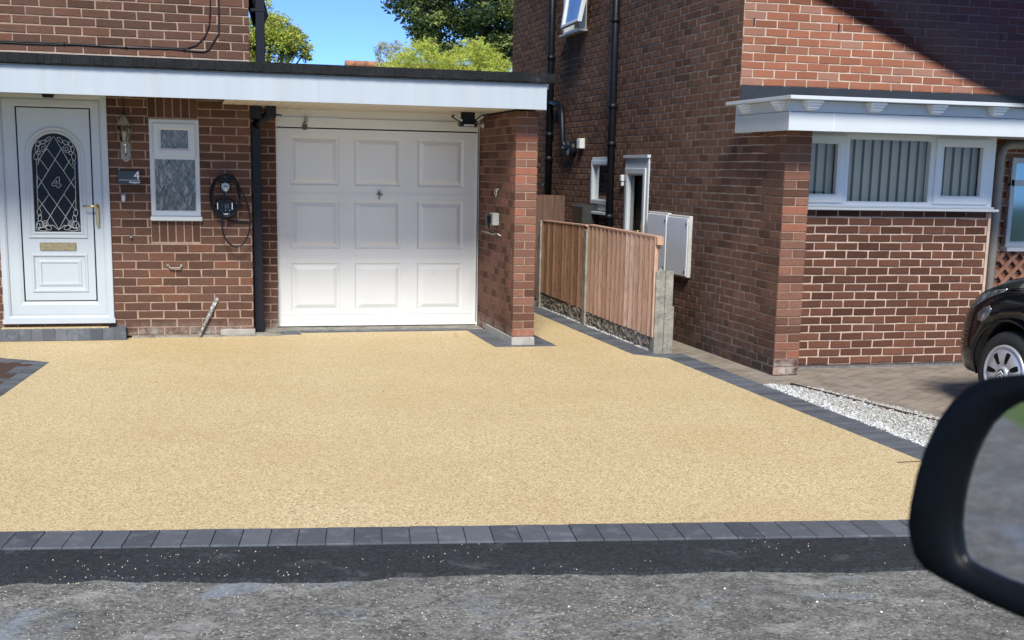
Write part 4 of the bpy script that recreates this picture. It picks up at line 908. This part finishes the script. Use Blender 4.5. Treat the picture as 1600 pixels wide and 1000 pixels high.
# grey drainpipe, far window and trellis on the right
mb = MB(); a = onY(1558, 250, -1.80); mb.tube([(7.7, -1.80, 1.925), (7.19, -1.80, 1.91), (7.13, -1.80, 1.88), (7.105, -1.80, 1.80), (7.11, -1.80, .02)], .042, 12); mb.build('grey_downpipe', 'grey_pipe', nb)
fw = MB(); frame_xz(fw, 7.30, 9.2, .99, 1.80, .05, -1.72, -1.62); fw.box(7.3, 9.2, -1.72, -1.62, 1.545, 1.60); fw.box(7.27, 9.25, -1.79, -1.62, .955, .99); fwo = fw.build('far_window', 'upvc', nb)
mb = MB(); mb.face([(7.3, -1.68, .98), (9.2, -1.68, .98), (9.2, -1.68, 1.8), (7.3, -1.68, 1.8)]); mb.build('window_pane', mat('sky reflecting glass', (.16, .24, .33), .05, .2, 2, metal=.7), fwo)
mb = MB()
for i in range(6): mb.box(7.265, 7.31 + .012 * (i % 2), -1.71, -1.60, 1.02 + i * .137, 1.02 + i * .137 + .062, .2 + .1 * i, 0, .003)
mb.build('toothed_brick', ['brick_side'], nb)
tr = thing('trellis', 'diagonal red brown wooden trellis below the far right window', 'trellis', (7.8, -1.72, .3))
for sgn, nm, yy in ((1, 'rising_slat', -1.735), (-1, 'falling_slat', -1.722)):
    for k in range(14):
        xs_ = 7.2 + k * .14 - (.55 if sgn > 0 else 0); P = []
        x0_, z0_, x1_, z1_ = xs_, .3, xs_ + .65, .95
        if sgn < 0: x0_, x1_ = xs_ + .65 - .3, xs_ - .3
        pts = [(x0_ + (x1_ - x0_) * i / 30, z0_ + (z1_ - z0_) * i / 30) for i in range(31)]; pts = [p for p in pts if 7.2 < p[0] < 8.6]
        if len(pts) < 4: continue
        (ax_, az_), (bx_, bz_) = pts[0], pts[-1]; d = Vector((bx_ - ax_, bz_ - az_)).normalized(); nn = Vector((-d.y, d.x)) * .017; mb = MB()
        mb.prism([(ax_ + nn.x, az_ + nn.y), (bx_ + nn.x, bz_ + nn.y), (bx_ - nn.x, bz_ - nn.y), (ax_ - nn.x, az_ - nn.y)], lambda p, dd: (p[0], dd, p[1]), yy - .006, yy + .006, .5); mb.build(nm, 'trellis', tr)
# cabinets on the side wall
MC = (onX(1040, 428, 4.56).y, onX(1013, 333, 4.56).y, onX(1073, 436, 4.56).y, onX(1045, 336, 4.56).y)
for nm, ya, yb_, za, zb_, lb in (('meter_cabinet', MC[0], MC[1], .63, 1.215, 'grey meter cabinet on the side wall, the one next to the white side door'), ('meter_cabinet', MC[2], MC[3], .63, 1.205, 'grey meter cabinet on the side wall, the one nearer the street corner')):
    o = thing(nm, lb, 'cabinet', (SX, (ya + yb_) / 2, za), 'meter cabinets on the side wall')
    mb = MB(); mb.box(4.56, SX, ya, yb_, za, zb_, None, None, .005); mb.build('cabinet_body', 'cabedge', o)
    mb = MB(); mb.box(4.549, 4.559, ya + .012, yb_ - .012, za + .012, zb_ - .02, None, None, .003); d_ = mb.build('cabinet_door', 'metalbox', o)
    mb = MB()
    for z in (zb_ - .07, za + .06): mb.lathe([(.012, 0), (.012, .008)], (4.549, ya + .04, z), (-1, 0, 0), 8)
    mb.build('cabinet_latch', 'steel', d_)
o = thing('dark_flue_box', 'dark glossy metal box on the side wall behind the fence', 'box', (SX, 2.2, .7))
mb = MB(); mb.box(4.40, SX, 2.02, 2.40, .6, 1.215, None, None, .012); mb.build('box_body', mat('dark grey metal', (.06, .06, .058), .3, .3, 5, metal=.4), o)
# back gate across the passage
o = thing('back_gate', 'dark brown close boarded wooden gate across the side passage', 'gate', (4.4, 3.3, 0)); rgt = random.Random(4)
x = 4.02
while x < 4.56: mb = MB(); mb.box(x, x + .138, 3.29, 3.31, .02, 1.30, rgt.random(), 0, .003); mb.build('board', 'gatewood', o); x += .14
mb = MB(); mb.box(4.02, 4.58, 3.31, 3.34, .9, .98, .5); mb.box(4.02, 4.58, 3.31, 3.34, .2, .28, .5); mb.build('rail', 'gatewood', o)
mb = MB(); mb.box(3.13, 4.02, 6.02, 6.05, 0, 1.3, .5); o2 = mb.build('rear_panel', 'gatewood', base=(3.6, 6, 0)); tag(o2, 'dark brown timber panel closing the far end of the passage behind the pillar', 'fence panel')

# ================================================================ FENCE
fe = thing('fence', 'low feather edge wooden fence with concrete posts beside the drive', 'fence', (4.08, .7, 0))
def post(y, h, cx=4.085, w_=.095, t_=.095):
    mb = MB(); a, b = cx - w_ / 2, cx + w_ / 2; g_ = .027
    P = [(a, y - t_ / 2), (cx - g_, y - t_ / 2), (cx - g_, y - t_ / 2 + .022), (cx + g_, y - t_ / 2 + .022), (cx + g_, y - t_ / 2), (b, y - t_ / 2), (b, y + t_ / 2), (cx + g_, y + t_ / 2), (cx + g_, y + t_ / 2 - .022), (cx - g_, y + t_ / 2 - .022), (cx - g_, y + t_ / 2), (a, y + t_ / 2)]
    mb.prism(P, lambda p, d: (p[0], p[1], d), -.05, h); return mb
post(2.52, 1.02).build('concrete_post', 'concrete', fe, .003); post(.76, 1.0).build('concrete_post', 'concrete', fe, .003)
def panel(y0, y1, zt0, zt1, zb0, zb1, matn, n, cx=4.085, seed=1):
    r_ = random.Random(seed); mb = MB(); pw = (y1 - y0) / n
    for i in range(n):
        ya = y0 + i * pw; yb2 = ya + pw * .995; f0 = i / n; zt = zt0 + (zt1 - zt0) * f0; zb = zb0 + (zb1 - zb0) * f0
        # feather edge: thin at one side, thick at the other
        P = [(cx - .005, ya), (cx - .030, yb2), (cx - .012, yb2), (cx - .000, ya)]
        mb.prism(P, lambda p, d: (p[0], p[1], d), zb + r_.uniform(-.004, .004), zt, r_.random())
    po = mb.build('fence_panel', matn, fe)
    mb = MB()
    q0 = [(cx - .03, y0, zt0), (cx + .03, y0, zt0), (cx + .03, y0, zt0 + .014), (cx - .03, y0, zt0 + .014)]; q1 = [(cx - .03, y1, zt1), (cx + .03, y1, zt1), (cx + .03, y1, zt1 + .014), (cx - .03, y1, zt1 + .014)]
    mb.t = .9; mb.loops([q0, q1]); mb.face(q0[::-1]); mb.build('capping_rail', 'fence_new', po)
    mb = MB(); mb.t = .3
    for z in (zb0 + .1, (zb0 + zt0) / 2, zt0 - .08): mb.box(cx + .001, cx + .03, y0, y1, z - .02, z + .02)
    mb.build('back_rail', matn, po); return po
panel(.80, 2.46, 1.035, 1.015, .16, .18, 'fence_old', 14, seed=3); p1 = panel(-1.245, .71, 1.03, 1.045, .135, .15, 'fence_new', 15, seed=8)
mb = MB(); mb.t = .8; mb.box(4.045, 4.07, -1.262, -1.245, .14, 1.03); mb.box(4.05, 4.11, -1.30, -1.24, .97, 1.04); mb.build('end_batten', 'fence_new', p1)
for (y0, y1) in ((.81, 2.47), (-1.14, .71)):
    mb = MB(); ny = 60; nz = 7; grid = []
    for i in range(ny + 1):
        r_ = []
        for k in range(nz + 1):
            y = y0 + (y1 - y0) * i / ny; z = -.02 + .175 * k / nz; d = .018 * noise.noise(Vector((0, y * 16, z * 26))) + .01 * noise.noise(Vector((4, y * 40, z * 50))); r_.append(mb.V(4.07 + d, y, z))
        grid.append(r_)
    for i in range(ny):
        for k in range(nz): mb._f([grid[i][k], grid[i + 1][k], grid[i + 1][k + 1], grid[i][k + 1]])
    mb.box(4.085, 4.105, y0, y1, -.02, .158); mb.build('gravel_board', 'gravelboard', fe, recalc=False)
# short leaning stub post at the street end, two posts back to back
mb = post(-1.235, .735, 4.125, .13, .11); mb.box(4.185, 4.225, -1.29, -1.20, -.05, .735); mb.box(4.19, 4.24, -1.295, -1.19, -.05, .42)
mb.ball((4.12, -1.235, .735), .026, 6, sc=(1, 1, .8)); tag(mb.build('stub_post', 'concrete', None, .005, base=(4.125, -1.235, 0)), 'short weathered concrete stub post at the street end of the fence', 'post')

# ================================================================ TREES
def leafquad(mb, c, s, rng, t, elong=1.6):
    a = Vector((rng.gauss(0, 1), rng.gauss(0, 1), rng.gauss(0, .8))).normalized(); b = a.orthogonal().normalized()
    b.rotate(Matrix.Rotation(rng.uniform(0, 6.28), 3, a)); e = a.cross(b)
    L = s * elong; W_ = s * .55; bend = e * s * .15
    mb._f([mb.V(c - a * L * .5), mb.V(c + b * W_ * .5 + bend), mb.V(c + a * L * .5), mb.V(c - b * W_ * .5 + bend)], t)
def crown(mb, centres, nleaf, size, rng, squash=.8, elong=1.6, tb=0):
    for (cx, cy, cz, r) in centres:
        tt = rng.random()
        for _ in range(int(nleaf * (r ** 2))):
            d = Vector((rng.gauss(0, 1), rng.gauss(0, 1), rng.gauss(0, 1))).normalized(); rr = r * (rng.random() ** .33) * rng.uniform(.75, 1.12)
            p = Vector((cx, cy, cz)) + Vector((d.x * rr, d.y * rr, d.z * rr * squash))
            leafquad(mb, p, size * rng.uniform(.6, 1.25), rng, min(1, max(0, tt * .5 + rng.random() * .45 + tb)), elong)
def tree(name, label, base, height, centres, nleaf, size, matn, seed, squash=.8, elong=1.6, trunk_r=.2, cat='tree', tb=0, limbs=True):
    rg_ = random.Random(seed); o = thing(name, label, cat, base)
    mb = MB(); bx, by, bz = base; top = Vector((bx, by, height)); ft = Vector((bx, by, -.1))
    mb.tube([ft + (top - ft) * f + Vector((.15 * math.sin(f * 5 + seed), .1 * math.cos(f * 4), 0)) * f for f in (0, .2, .4, .6, .8, 1)], [trunk_r * (1 - f * .75) for f in (0, .2, .4, .6, .8, 1)], 8)
    if limbs:
        for (cx, cy, cz, r) in centres[::max(1, len(centres) // 26)]:
            f = min(.92, max(.3, (cz - r - bz) / height * .7)); s_ = ft + (top - ft) * f; e_ = Vector((cx, cy, cz)); m_ = (s_ + e_) / 2 + Vector((0, 0, -.1 * r))
            mb.tube([s_, m_, e_], [trunk_r * .3, trunk_r * .18, .012], 5)
    mb.build('trunk', 'bark', o)
    mb = MB(); crown(mb, centres, nleaf, size, rg_, squash, elong, tb); mb.build('crown', matn, o, recalc=False); return o
def blob(cx, cy, cz, rx, ry, rz, n, r0, r1, seed, shell=.6):
    rg_ = random.Random(seed); out = []
    for _ in range(n):
        d = Vector((rg_.gauss(0, 1), rg_.gauss(0, 1), rg_.gauss(0, 1))).normalized(); k = shell + (1 - shell) * rg_.random()
        out.append((cx + d.x * rx * k, cy + d.y * ry * k, cz + d.z * rz * k, rg_.uniform(r0, r1)))
    return out
# big dark maple
cm = [(5.15, 20, 5.55, .34), (5.45, 20.2, 5.4, .42), (5.3, 20, 5.9, .4), (5.7, 20, 5.15, .42), (5.9, 20, 4.75, .45), (6.2, 20, 4.4, .4), (6.6, 20, 4.45, .45), (5.75, 20.5, 5.75, .5)]
cm += blob(6.4, 20.3, 5.3, .8, .7, .7, 16, .3, .45, 15, .2)
cm += blob(7.3, 20.6, 6.3, 1.9, 1.4, 2.1, 78, .3, .52, 5, .45) + blob(7.8, 20.4, 4.6, 1.2, 1, 1.2, 22, .28, .45, 6, .3)
tree('maple_tree', 'big dark maple tree rising above the roof at the neighbour wall', (7.6, 20.6, 0), 6.5, cm, 1500, .10, 'leaf_maple', 31, .66, 1.3, .3, tb=.07, limbs=False)
cl = blob(1.45, 14, 3.85, 1.0, .7, .80, 46, .17, .28, 8, .35) + [(2.25, 14, 3.95, .22), (2.4, 14, 3.75, .16), (2.2, 14, 4.15, .14), (1.2, 14, 4.3, .2), (.85, 14, 3.6, .25), (1.0, 14, 3.9, .25), (.9, 14, 4.3, .2)] + [(*onY(u, v, 14), r) for u, v, r in ((412, 34, .2), (428, 32, .17), (444, 38, .2), (460, 50, .17), (472, 60, .16), (482, 74, .12), (480, 90, .12), (455, 62, .2))]
tree('small_tree', 'bright green bushy tree with gaps beside the black downpipe', (1.5, 14, 0), 4.2, cl, 4200, .055, 'leaf_mid', 32, .85, 1.5, .12)
# feathery conifer: upright arching sprays
rgc = random.Random(12); o = thing('conifer', 'yellow green feathery conifer showing above the flat roof', 'conifer', (4.8, 12, 0))
mb = MB(); mb.tube([(4.8, 12, -.1), (4.8, 12, 3.2)], [.15, .05], 8); mb.build('trunk', 'bark', o)
mb = MB()
def top_at(x):  # crown outline read from the photo
    pts = [(3.55, 3.3), (3.8, 3.55), (4.1, 3.75), (4.35, 3.95), (4.6, 3.72), (4.9, 3.62), (5.15, 3.85), (5.35, 3.98), (5.6, 3.78), (5.9, 3.6), (6.1, 3.35), (6.4, 3.2)]
    for (a, b), (c, d) in zip(pts, pts[1:]):
        if a <= x <= c: return b + (d - b) * (x - a) / (c - a)
    return 3.2
for _ in range(2600):
    x = rgc.uniform(3.55, 6.35); y = 12 + rgc.uniform(-.75, .75); zt = top_at(x) - .02 - rgc.random() ** 1.6 * .9 - abs(y - 12) * .12; ln = rgc.uniform(.12, .34)
    dr = Vector((rgc.gauss(0, .55), rgc.gauss(-.25, .35), rgc.uniform(.3, 1))).normalized(); p = Vector((x, y, zt)); t0 = rgc.random()
    for k in range(15):
        f = k / 15; c = p + dr * ln * f + Vector((0, 0, -.16 * f * f * ln * 3)); leafquad(mb, c + Vector((rgc.gauss(0, .012), rgc.gauss(0, .012), rgc.gauss(0, .012))), rgc.uniform(.016, .03), rgc, min(1, t0 * .6 + rgc.random() * .4), 2.4)
mb.build('crown', 'leaf_light', o, recalc=False)
cw = [(4.0 + .06 * i, 15, 4.0 + .1 * math.sin(i * 1.3), .13) for i in range(8)] + [(3.98 + .02 * i, 15, 3.95 - .07 * i, .09) for i in range(6)]
tree('birch_sapling', 'wispy pale grey leaved sapling between the tiled ridge and the conifer', (4.3, 15, 0), 3.9, cw, 5500, .035, 'leaf_pale', 33, .9, 2.2, .03, limbs=False)
# far ridge of terracotta tiles
o = thing('far_house', 'distant roof with orange terracotta ridge tiles peeping over the flat roof', 'house', (6, 24, 0)); rx0 = onY(539, 98, 24); rx1 = onY(620, 102, 24)
mb = MB(); mb.prism([(22, 2.2), (24, rx0.z), (26, 2.2)], lambda p, d: (d, p[0], p[1]), rx0.x, rx1.x + 3); mb.build('roof', 'terracotta', o)
mb = MB(); 
for i in range(14): mb.tube([(rx0.x + i * .3, 24, rx0.z - .02), (rx0.x + i * .3 + .29, 24, rx0.z - .02)], .09, 10)
mb.build('ridge_tiles', 'terracotta', o); mb = MB(); mb.box(rx0.x + .2, rx1.x + 2.8, 22.3, 25.7, 0, 2.3); mb.build('wall', 'render', o)
# greenery across the road (behind the camera, seen in glass)
hc = [(x * .8, -24 + .4 * math.sin(x), -.1 + .1 * math.sin(x * 1.7), .8) for x in range(-26, 30)]
mb = MB(); rh = random.Random(3); crown(mb, hc, 260, .16, rh, 1.0); stuff(mb.build('hedge', 'leaf_dark', recalc=False, base=(0, -24, 0)), 'long green hedge on the far side of the road', 'hedge')

# ================================================================ PARKED CAR
CX, CYc, CROT = 5.425, -4.42, R_(6)
car = thing('parked_car', 'black hatchback parked nose to the house with silver wheel trims', 'car', (0, 0, 0))
car.location = (CX, CYc, 0); car.rotation_euler = (0, 0, CROT); BASE[car.name] = Vector((0, 0, 0))
# local frame: +y nose, +x to the right of the picture, origin at the near front wheel on the ground (x = body side)
W = 1.62
def csec(y):
    # (inset of side, z bottom, z shoulder, z top)
    s = y
    nose = .70
    if s > 0: k = min(1, s / nose); ins = .07 * k ** 2 + .20 * k ** 7; zt = .975 - .27 * k ** 1.9 - .12 * k ** 9; zs = .80 - .22 * k ** 2 - .06 * k ** 9; zb = .17 + .03 * k
    elif s > -2.6: ins = 0; zt = 1.0; zs = .82; zb = .17
    else: k = (-2.6 - s) / .6; ins = .2 * k ** 2; zt = 1.0 - .1 * k; zs = .85; zb = .2 + .1 * k
    return ins, zb, zs, zt
mb = MB(); rings = []
ys = [.73, .715, .69, .66, .62, .58, .48, .38, .25, .1, -.1, -.35, -.7, -1.1, -1.6, -2.2, -2.6, -2.85, -3.05, -3.18]
for y in ys:
    ins, zb, zs, zt = csec(y); ww_ = W / 2 - ins; pts = []
    half = [(0, zb), (.72, zb), (.93, zb + .05), (.985, zb + .15), (1.0, (zb + zs) / 2), (.985, zs - .08), (.955, zs), (.89, zs + (zt - zs) * .55), (.72, zs + (zt - zs) * .85), (.4, zt - .008), (0, zt)]
    P = [(-a, z) for a, z in half] + [(a, z) for a, z in half[::-1]][1:-1]
    rings.append([Vector((W / 2 + a * ww_, y, z)) for a, z in P])
mb.loops(rings, fill=True); mb._f([mb.bm.verts[i] for i in range(0)] or [mb.V(p) for p in rings[0]][::-1])
for f in mb.bm.faces: f.smooth = True
body = mb.build('car_body', 'paint', None, local=True, weld=.0008)
# wheel arches cut out
cut = MB(); cut.lathe([(.345, -.06), (.345, .28)], (0, 0, .30), (1, 0, 0), 40); cut.lathe([(.345, -.06), (.345, .28)], (0, -2.35, .30), (1, 0, 0), 40); co_ = cut.build('cutter', 'trim', None, local=True)
md = body.modifiers.new('b', 'BOOLEAN'); md.object = co_; md.operation = 'DIFFERENCE'; md.solver = 'EXACT'
bpy.context.view_layer.update(); me = bpy.data.meshes.new_from_object(body.evaluated_get(bpy.context.evaluated_depsgraph_get())); body.modifiers.clear(); body.data = me; bpy.data.objects.remove(co_)
body.parent = car; me.materials.clear(); me.materials.append(M['paint'])
mb = MB(); rr_ = []
for y, x_, zt in ((-.35, .10, .98), (-.75, .14, 1.28), (-1.1, .17, 1.43), (-1.9, .17, 1.45), (-2.7, .19, 1.36), (-3.1, .13, .98)):
    rr_.append([Vector((p)) for p in ((.06, y, .95), (x_, y, zt - .06 if zt > 1 else zt), (x_ + .12, y, zt), (W - x_ - .12, y, zt), (W - x_, y, zt - .06 if zt > 1 else zt), (W - .06, y, .95))])
mb.loops(rr_); 
def lbuild(mb, name, matn, parent, **k): o = mb.build(name, matn, None, local=True, **k); o.parent = parent; return o
lbuild(mb, 'cabin_glass', mat('dark car glass', (.012, .014, .016), .05, .1), car, smooth=False)
for wy in (0, -2.35):
    mb = MB(); rt, rw = .29, .195
    # tyre section; outer side at x = .0
    prof = [(rw - .012, .02), (rw, .004), (rw + .03, -.004), (rt - .035, .002), (rt - .012, .016), (rt, .04), (rt, .15), (rt - .015, .17), (rw, .17)]
    mb.lathe([(a, b) for a, b in prof], (0, wy, rt), (1, 0, 0), 48); tyre = lbuild(mb, 'wheel', 'rubber', car)
    mb = MB()
    mb.lathe([(rw + .002, .006), (rw, -.008), (rw - .012, -.012), (rw - .022, -.006), (rw - .024, .01)], (0, wy, rt), (1, 0, 0), 48)
    mb.lathe([(rw - .02, .004), (rw - .024, -.004), (.13, -.016), (.09, -.018), (.05, -.008), (.02, -.004)], (0, wy, rt), (1, 0, 0), 56)
    mb.lathe([(.052, .0), (.052, -.018), (.045, -.026), (.034, -.028)], (0, wy, rt), (1, 0, 0), 24)
    hc_ = lbuild(mb, 'wheel_trim', 'hub', tyre)
    mb = MB(); mb.lathe([(rw - .03, .022), (.02, .024)], (0, wy, rt), (1, 0, 0), 30)
    for k in range(7):
        a = 2 * math.pi * (k + .5) / 7 + R_(98)
        rp = lambda r, da, x: Vector((x, wy - r * math.cos(a + da), rt + r * math.sin(a + da)))
        pr = [(.072, -.13), (.10, -.16), (.135, -.15), (.150, -.10), (.150, .10), (.135, .15), (.10, .16), (.072, .13)]
        mb.loops([[rp(r, d, .01) for r, d in pr], [rp(r, d, -.0195 if r < .12 else -.0165) for r, d in pr]])
    mb.lathe([(.031, -.0285), (.030, -.0295)], (0, wy, rt), (1, 0, 0), 24); lbuild(mb, 'trim_backing', 'trim', tyre)
    mb = MB()
    for zz in (0.004, -.012):
        for s in (1, -1): mb.prism([(0, .015 + zz * 1.5), (s * .027, -.008 + zz * 1.5), (s * .027, -.018 + zz * 1.5), (0, .004 + zz * 1.5)], lambda p, d: (d, wy + p[0], rt + p[1]), -.0295, -.033)
    lbuild(mb, 'chevron_badge', 'white_dark', tyre)
mb = MB(); mb.box(.02, .3, -.34, .34, .3, .66); mb.box(.02, .3, -2.69, -2.01, .3, .66); 
mb2 = MB(); mb2.lathe([(.36, .28), (.36, .285)], (0, 0, .3), (1, 0, 0), 24); mb2.lathe([(.36, .28), (.36, .285)], (0, -2.35, .3), (1, 0, 0), 24); lbuild(mb2, 'arch_liner', 'trim', car); mb.bm.free()
def surfx(y, z):   # side surface x at (y, z)
    ins, zb, zs, zt = csec(y); ww_ = W / 2 - ins
    half = [(.93, zb + .05), (.985, zb + .15), (1.0, (zb + zs) / 2), (.985, zs - .08), (.955, zs), (.89, zs + (zt - zs) * .55), (.72, zs + (zt - zs) * .85), (.4, zt - .008)]
    for (a, z0_), (b, z1_) in zip(half, half[1:]):
        if z0_ <= z <= z1_: k = (z - z0_) / (z1_ - z0_); return W / 2 - (a + (b - a) * k) * ww_
    return W / 2 - .4 * ww_
def patch(pts, off, name, matn, parent, grow=.8):
    mb = MB(); c = (sum(p[0] for p in pts) / len(pts), sum(p[1] for p in pts) / len(pts)); rings = []
    for k, o in ((1, -.004), (1, off * .6), (.86, off), (.5, off * 1.25), (.2, off * 1.3)): rings.append([Vector((surfx(c[0] + (p[0] - c[0]) * k, c[1] + (p[1] - c[1]) * k) - o, c[0] + (p[0] - c[0]) * k, c[1] + (p[1] - c[1]) * k)) for p in pts])
    mb.loops(rings); return lbuild(mb, name, matn, parent, smooth=True)
for wy in (0, -2.35):
    mb = MB(); P = []
    for i in range(21):
        a = math.pi * (-.06 + 1.12 * i / 20); yy_ = wy + .352 * math.cos(a); P.append((surfx(yy_, max(.24, .30 + .352 * math.sin(a))) - .003, yy_, .30 + .352 * math.sin(a)))
    mb.tube(P, .010, 6)
    lbuild(mb, 'arch_lip', 'paint', car)
M['lens'] = mat('clear headlamp lens', (.16, .17, .19), .08, .6, 22, metal=.5)
hl = patch([(.50, .70), (.46, .755), (.36, .805), (.24, .84), (.12, .86), (.14, .835), (.25, .79), (.36, .735), (.43, .69)], .008, 'headlight', 'lens', car)
patch([(.34, .62), (.28, .61), (.22, .65), (.20, .71), (.23, .735), (.29, .71), (.34, .67)], .006, 'fog_light', 'lens', car)
patch([(-.48, .70), (-.56, .70), (-.56, .73), (-.48, .73)], .006, 'side_repeater', 'lens', car)
mb = MB(); mb.tube([Vector((surfx(y, .865 if y < .2 else .85 - (y - .2) * .3) - .002, y, .875 - max(0, y) * .25)) for y in (-.6, -.3, 0, .2, .4)], .0035, 5); lbuild(mb, 'bonnet_seam', 'trim', car)

# ================================================================ OWN CAR: door mirror and tinted deflector
own = thing('viewer_car', 'black car in the foreground, only its door mirror and smoked wind deflector in view', 'car', (1.0, -11.6, 0))
nM = Vector((-.86, -.49, .020)).normalized(); P0 = CAM + _ray(1500, 760).normalized() * .86
def onM(u, v, off=0): r = _ray(u, v); P = P0 + nM * off; return CAM + r * ((P - CAM).dot(nM) / r.dot(nM))
outer = [(1417, 838), (1414, 815), (1418, 785), (1428, 738), (1443, 692), (1461, 655), (1483, 625), (1509, 602), (1541, 590), (1591, 585), (1680, 583), (1780, 590), (1880, 612), (1935, 680), (1940, 780), (1925, 900), (1880, 1010), (1820, 1040), (1720, 1015), (1591, 965), (1531, 938), (1471, 906), (1441, 888), (1425, 866)]
inner = [(1495, 850), (1492, 825), (1495, 790), (1502, 755), (1512, 722), (1525, 692), (1541, 665), (1561, 645), (1583, 632), (1630, 622), (1700, 616), (1780, 622), (1850, 645), (1890, 700), (1893, 780), (1880, 880), (1850, 960), (1800, 985), (1720, 968), (1620, 928), (1561, 908), (1521, 890), (1505, 880), (1498, 866)]
Oc = [onM(u, v) for u, v in outer]; Ic = [onM(u, v) for u, v in inner]; cen = sum(Oc, Vector()) / len(Oc)
def ringm(P, k, back): return [cen + (p - cen) * k - nM * back for p in P]
mb = MB(); mid1 = [a + (b - a) * .12 + nM * .004 for a, b in zip(Oc, Ic)]; mid2 = [a + (b - a) * .9 + nM * .001 for a, b in zip(Oc, Ic)]
mb.loops([ringm(Oc, .3, .10), ringm(Oc, .72, .085), ringm(Oc, .92, .05), ringm(Oc, .985, .02), ringm(Oc, 1, .006), mid1, mid2, [p - nM * .004 for p in Ic], [p - nM * .02 for p in Ic]], fill=False)
R0 = ringm(Oc, .3, .10); mb._f([mb.V(p) for p in R0][::-1])
dm = mb.build('door_mirror', 'trim', own, smooth=True, weld=.0003)
mb = MB(); mb.face([p - nM * .008 for p in Ic]); mb.build('mirror_glass', 'mirror', dm)
mb = MB(); a = onM(1915, 940, -.03); mb.tube([a, a + Vector((.08, -.08, -.03)), a + Vector((.16, -.22, -.10))], [.035, .03, .04], 10); mb.build('mirror_arm', 'trim', own)
# door shell below the sill, out of the picture
mb = MB(); yd = -11.42
mb.prism([(-.45, .35), (1.05, .35), (1.15, .7), (1.08, .98), (-.45, 1.02)], lambda p, d: (p[0], d, p[1]), yd, yd - .05); mb.build('door_panel', 'paint', own, .01)
# smoked deflector along the window top: thin curved acrylic
mb = MB(); dd = .42
edge = [(1190, -45), (1270, -1), (1350, 42), (1430, 86), (1500, 124), (1560, 152), (1610, 172), (1680, 196), (1760, 215)]
rings = []
for k in range(5):
    f = k / 4; rings.append([CAM + _ray(u + f * 40, v - f * 700).normalized() * (dd + .03 * f * f) for (u, v) in edge])
G = [[mb.V(p) for p in r] for r in rings]; G2 = [[mb.V(p + _ray(1400, 80).normalized() * .003) for p in r] for r in rings]
for A, flip in ((G, 0), (G2, 1)):
    for i in range(4):
        for k in range(len(edge) - 1): mb._f([A[i][k], A[i][k + 1], A[i + 1][k + 1], A[i + 1][k]])
M['smoked'] = glassmat('smoked acrylic', (.20, .195, .29), gain=.25)
mb.build('wind_deflector', 'smoked', own, smooth=True)

# ---------------------------------------------------------------- separate pieces become parts of their own
def split(o):
    bm = bmesh.new(); bm.from_mesh(o.data); seen = set(); groups = []
    for v in bm.verts:
        if v in seen: continue
        st_ = [v]; seen.add(v); g_ = []
        while st_:
            a = st_.pop(); g_.append(a.index)
            for e in a.link_edges:
                b = e.other_vert(a)
                if b not in seen: seen.add(b); st_.append(b)
        groups.append(set(g_))
    bm.free()
    if len(groups) < 2 or len(groups) > 60: return
    for i, g_ in enumerate(groups):
        b2 = bmesh.new(); b2.from_mesh(o.data); bmesh.ops.delete(b2, geom=[v for v in b2.verts if v.index not in g_], context='VERTS')
        me = bpy.data.meshes.new(o.name.split('.')[0]); b2.to_mesh(me); b2.free()
        for m_ in o.data.materials: me.materials.append(m_)
        if i == 0: first = me
        else:
            c = o.copy(); c.data = me; COL.objects.link(c)
    o.data = first
for o in [x for x in bpy.data.objects if x.type == 'MESH' and x.name.split('.')[0] in ('door_gap', 'rendered_plinth', 'light_bar', 'cabinet_latch', 'button', 'weep_slot', 'screw', 'toothed_brick', 'arch_liner', 'back_rail', 'door_rib', 'rail', 'door_gasket', 'net_curtain', 'room_lining')]: split(o)
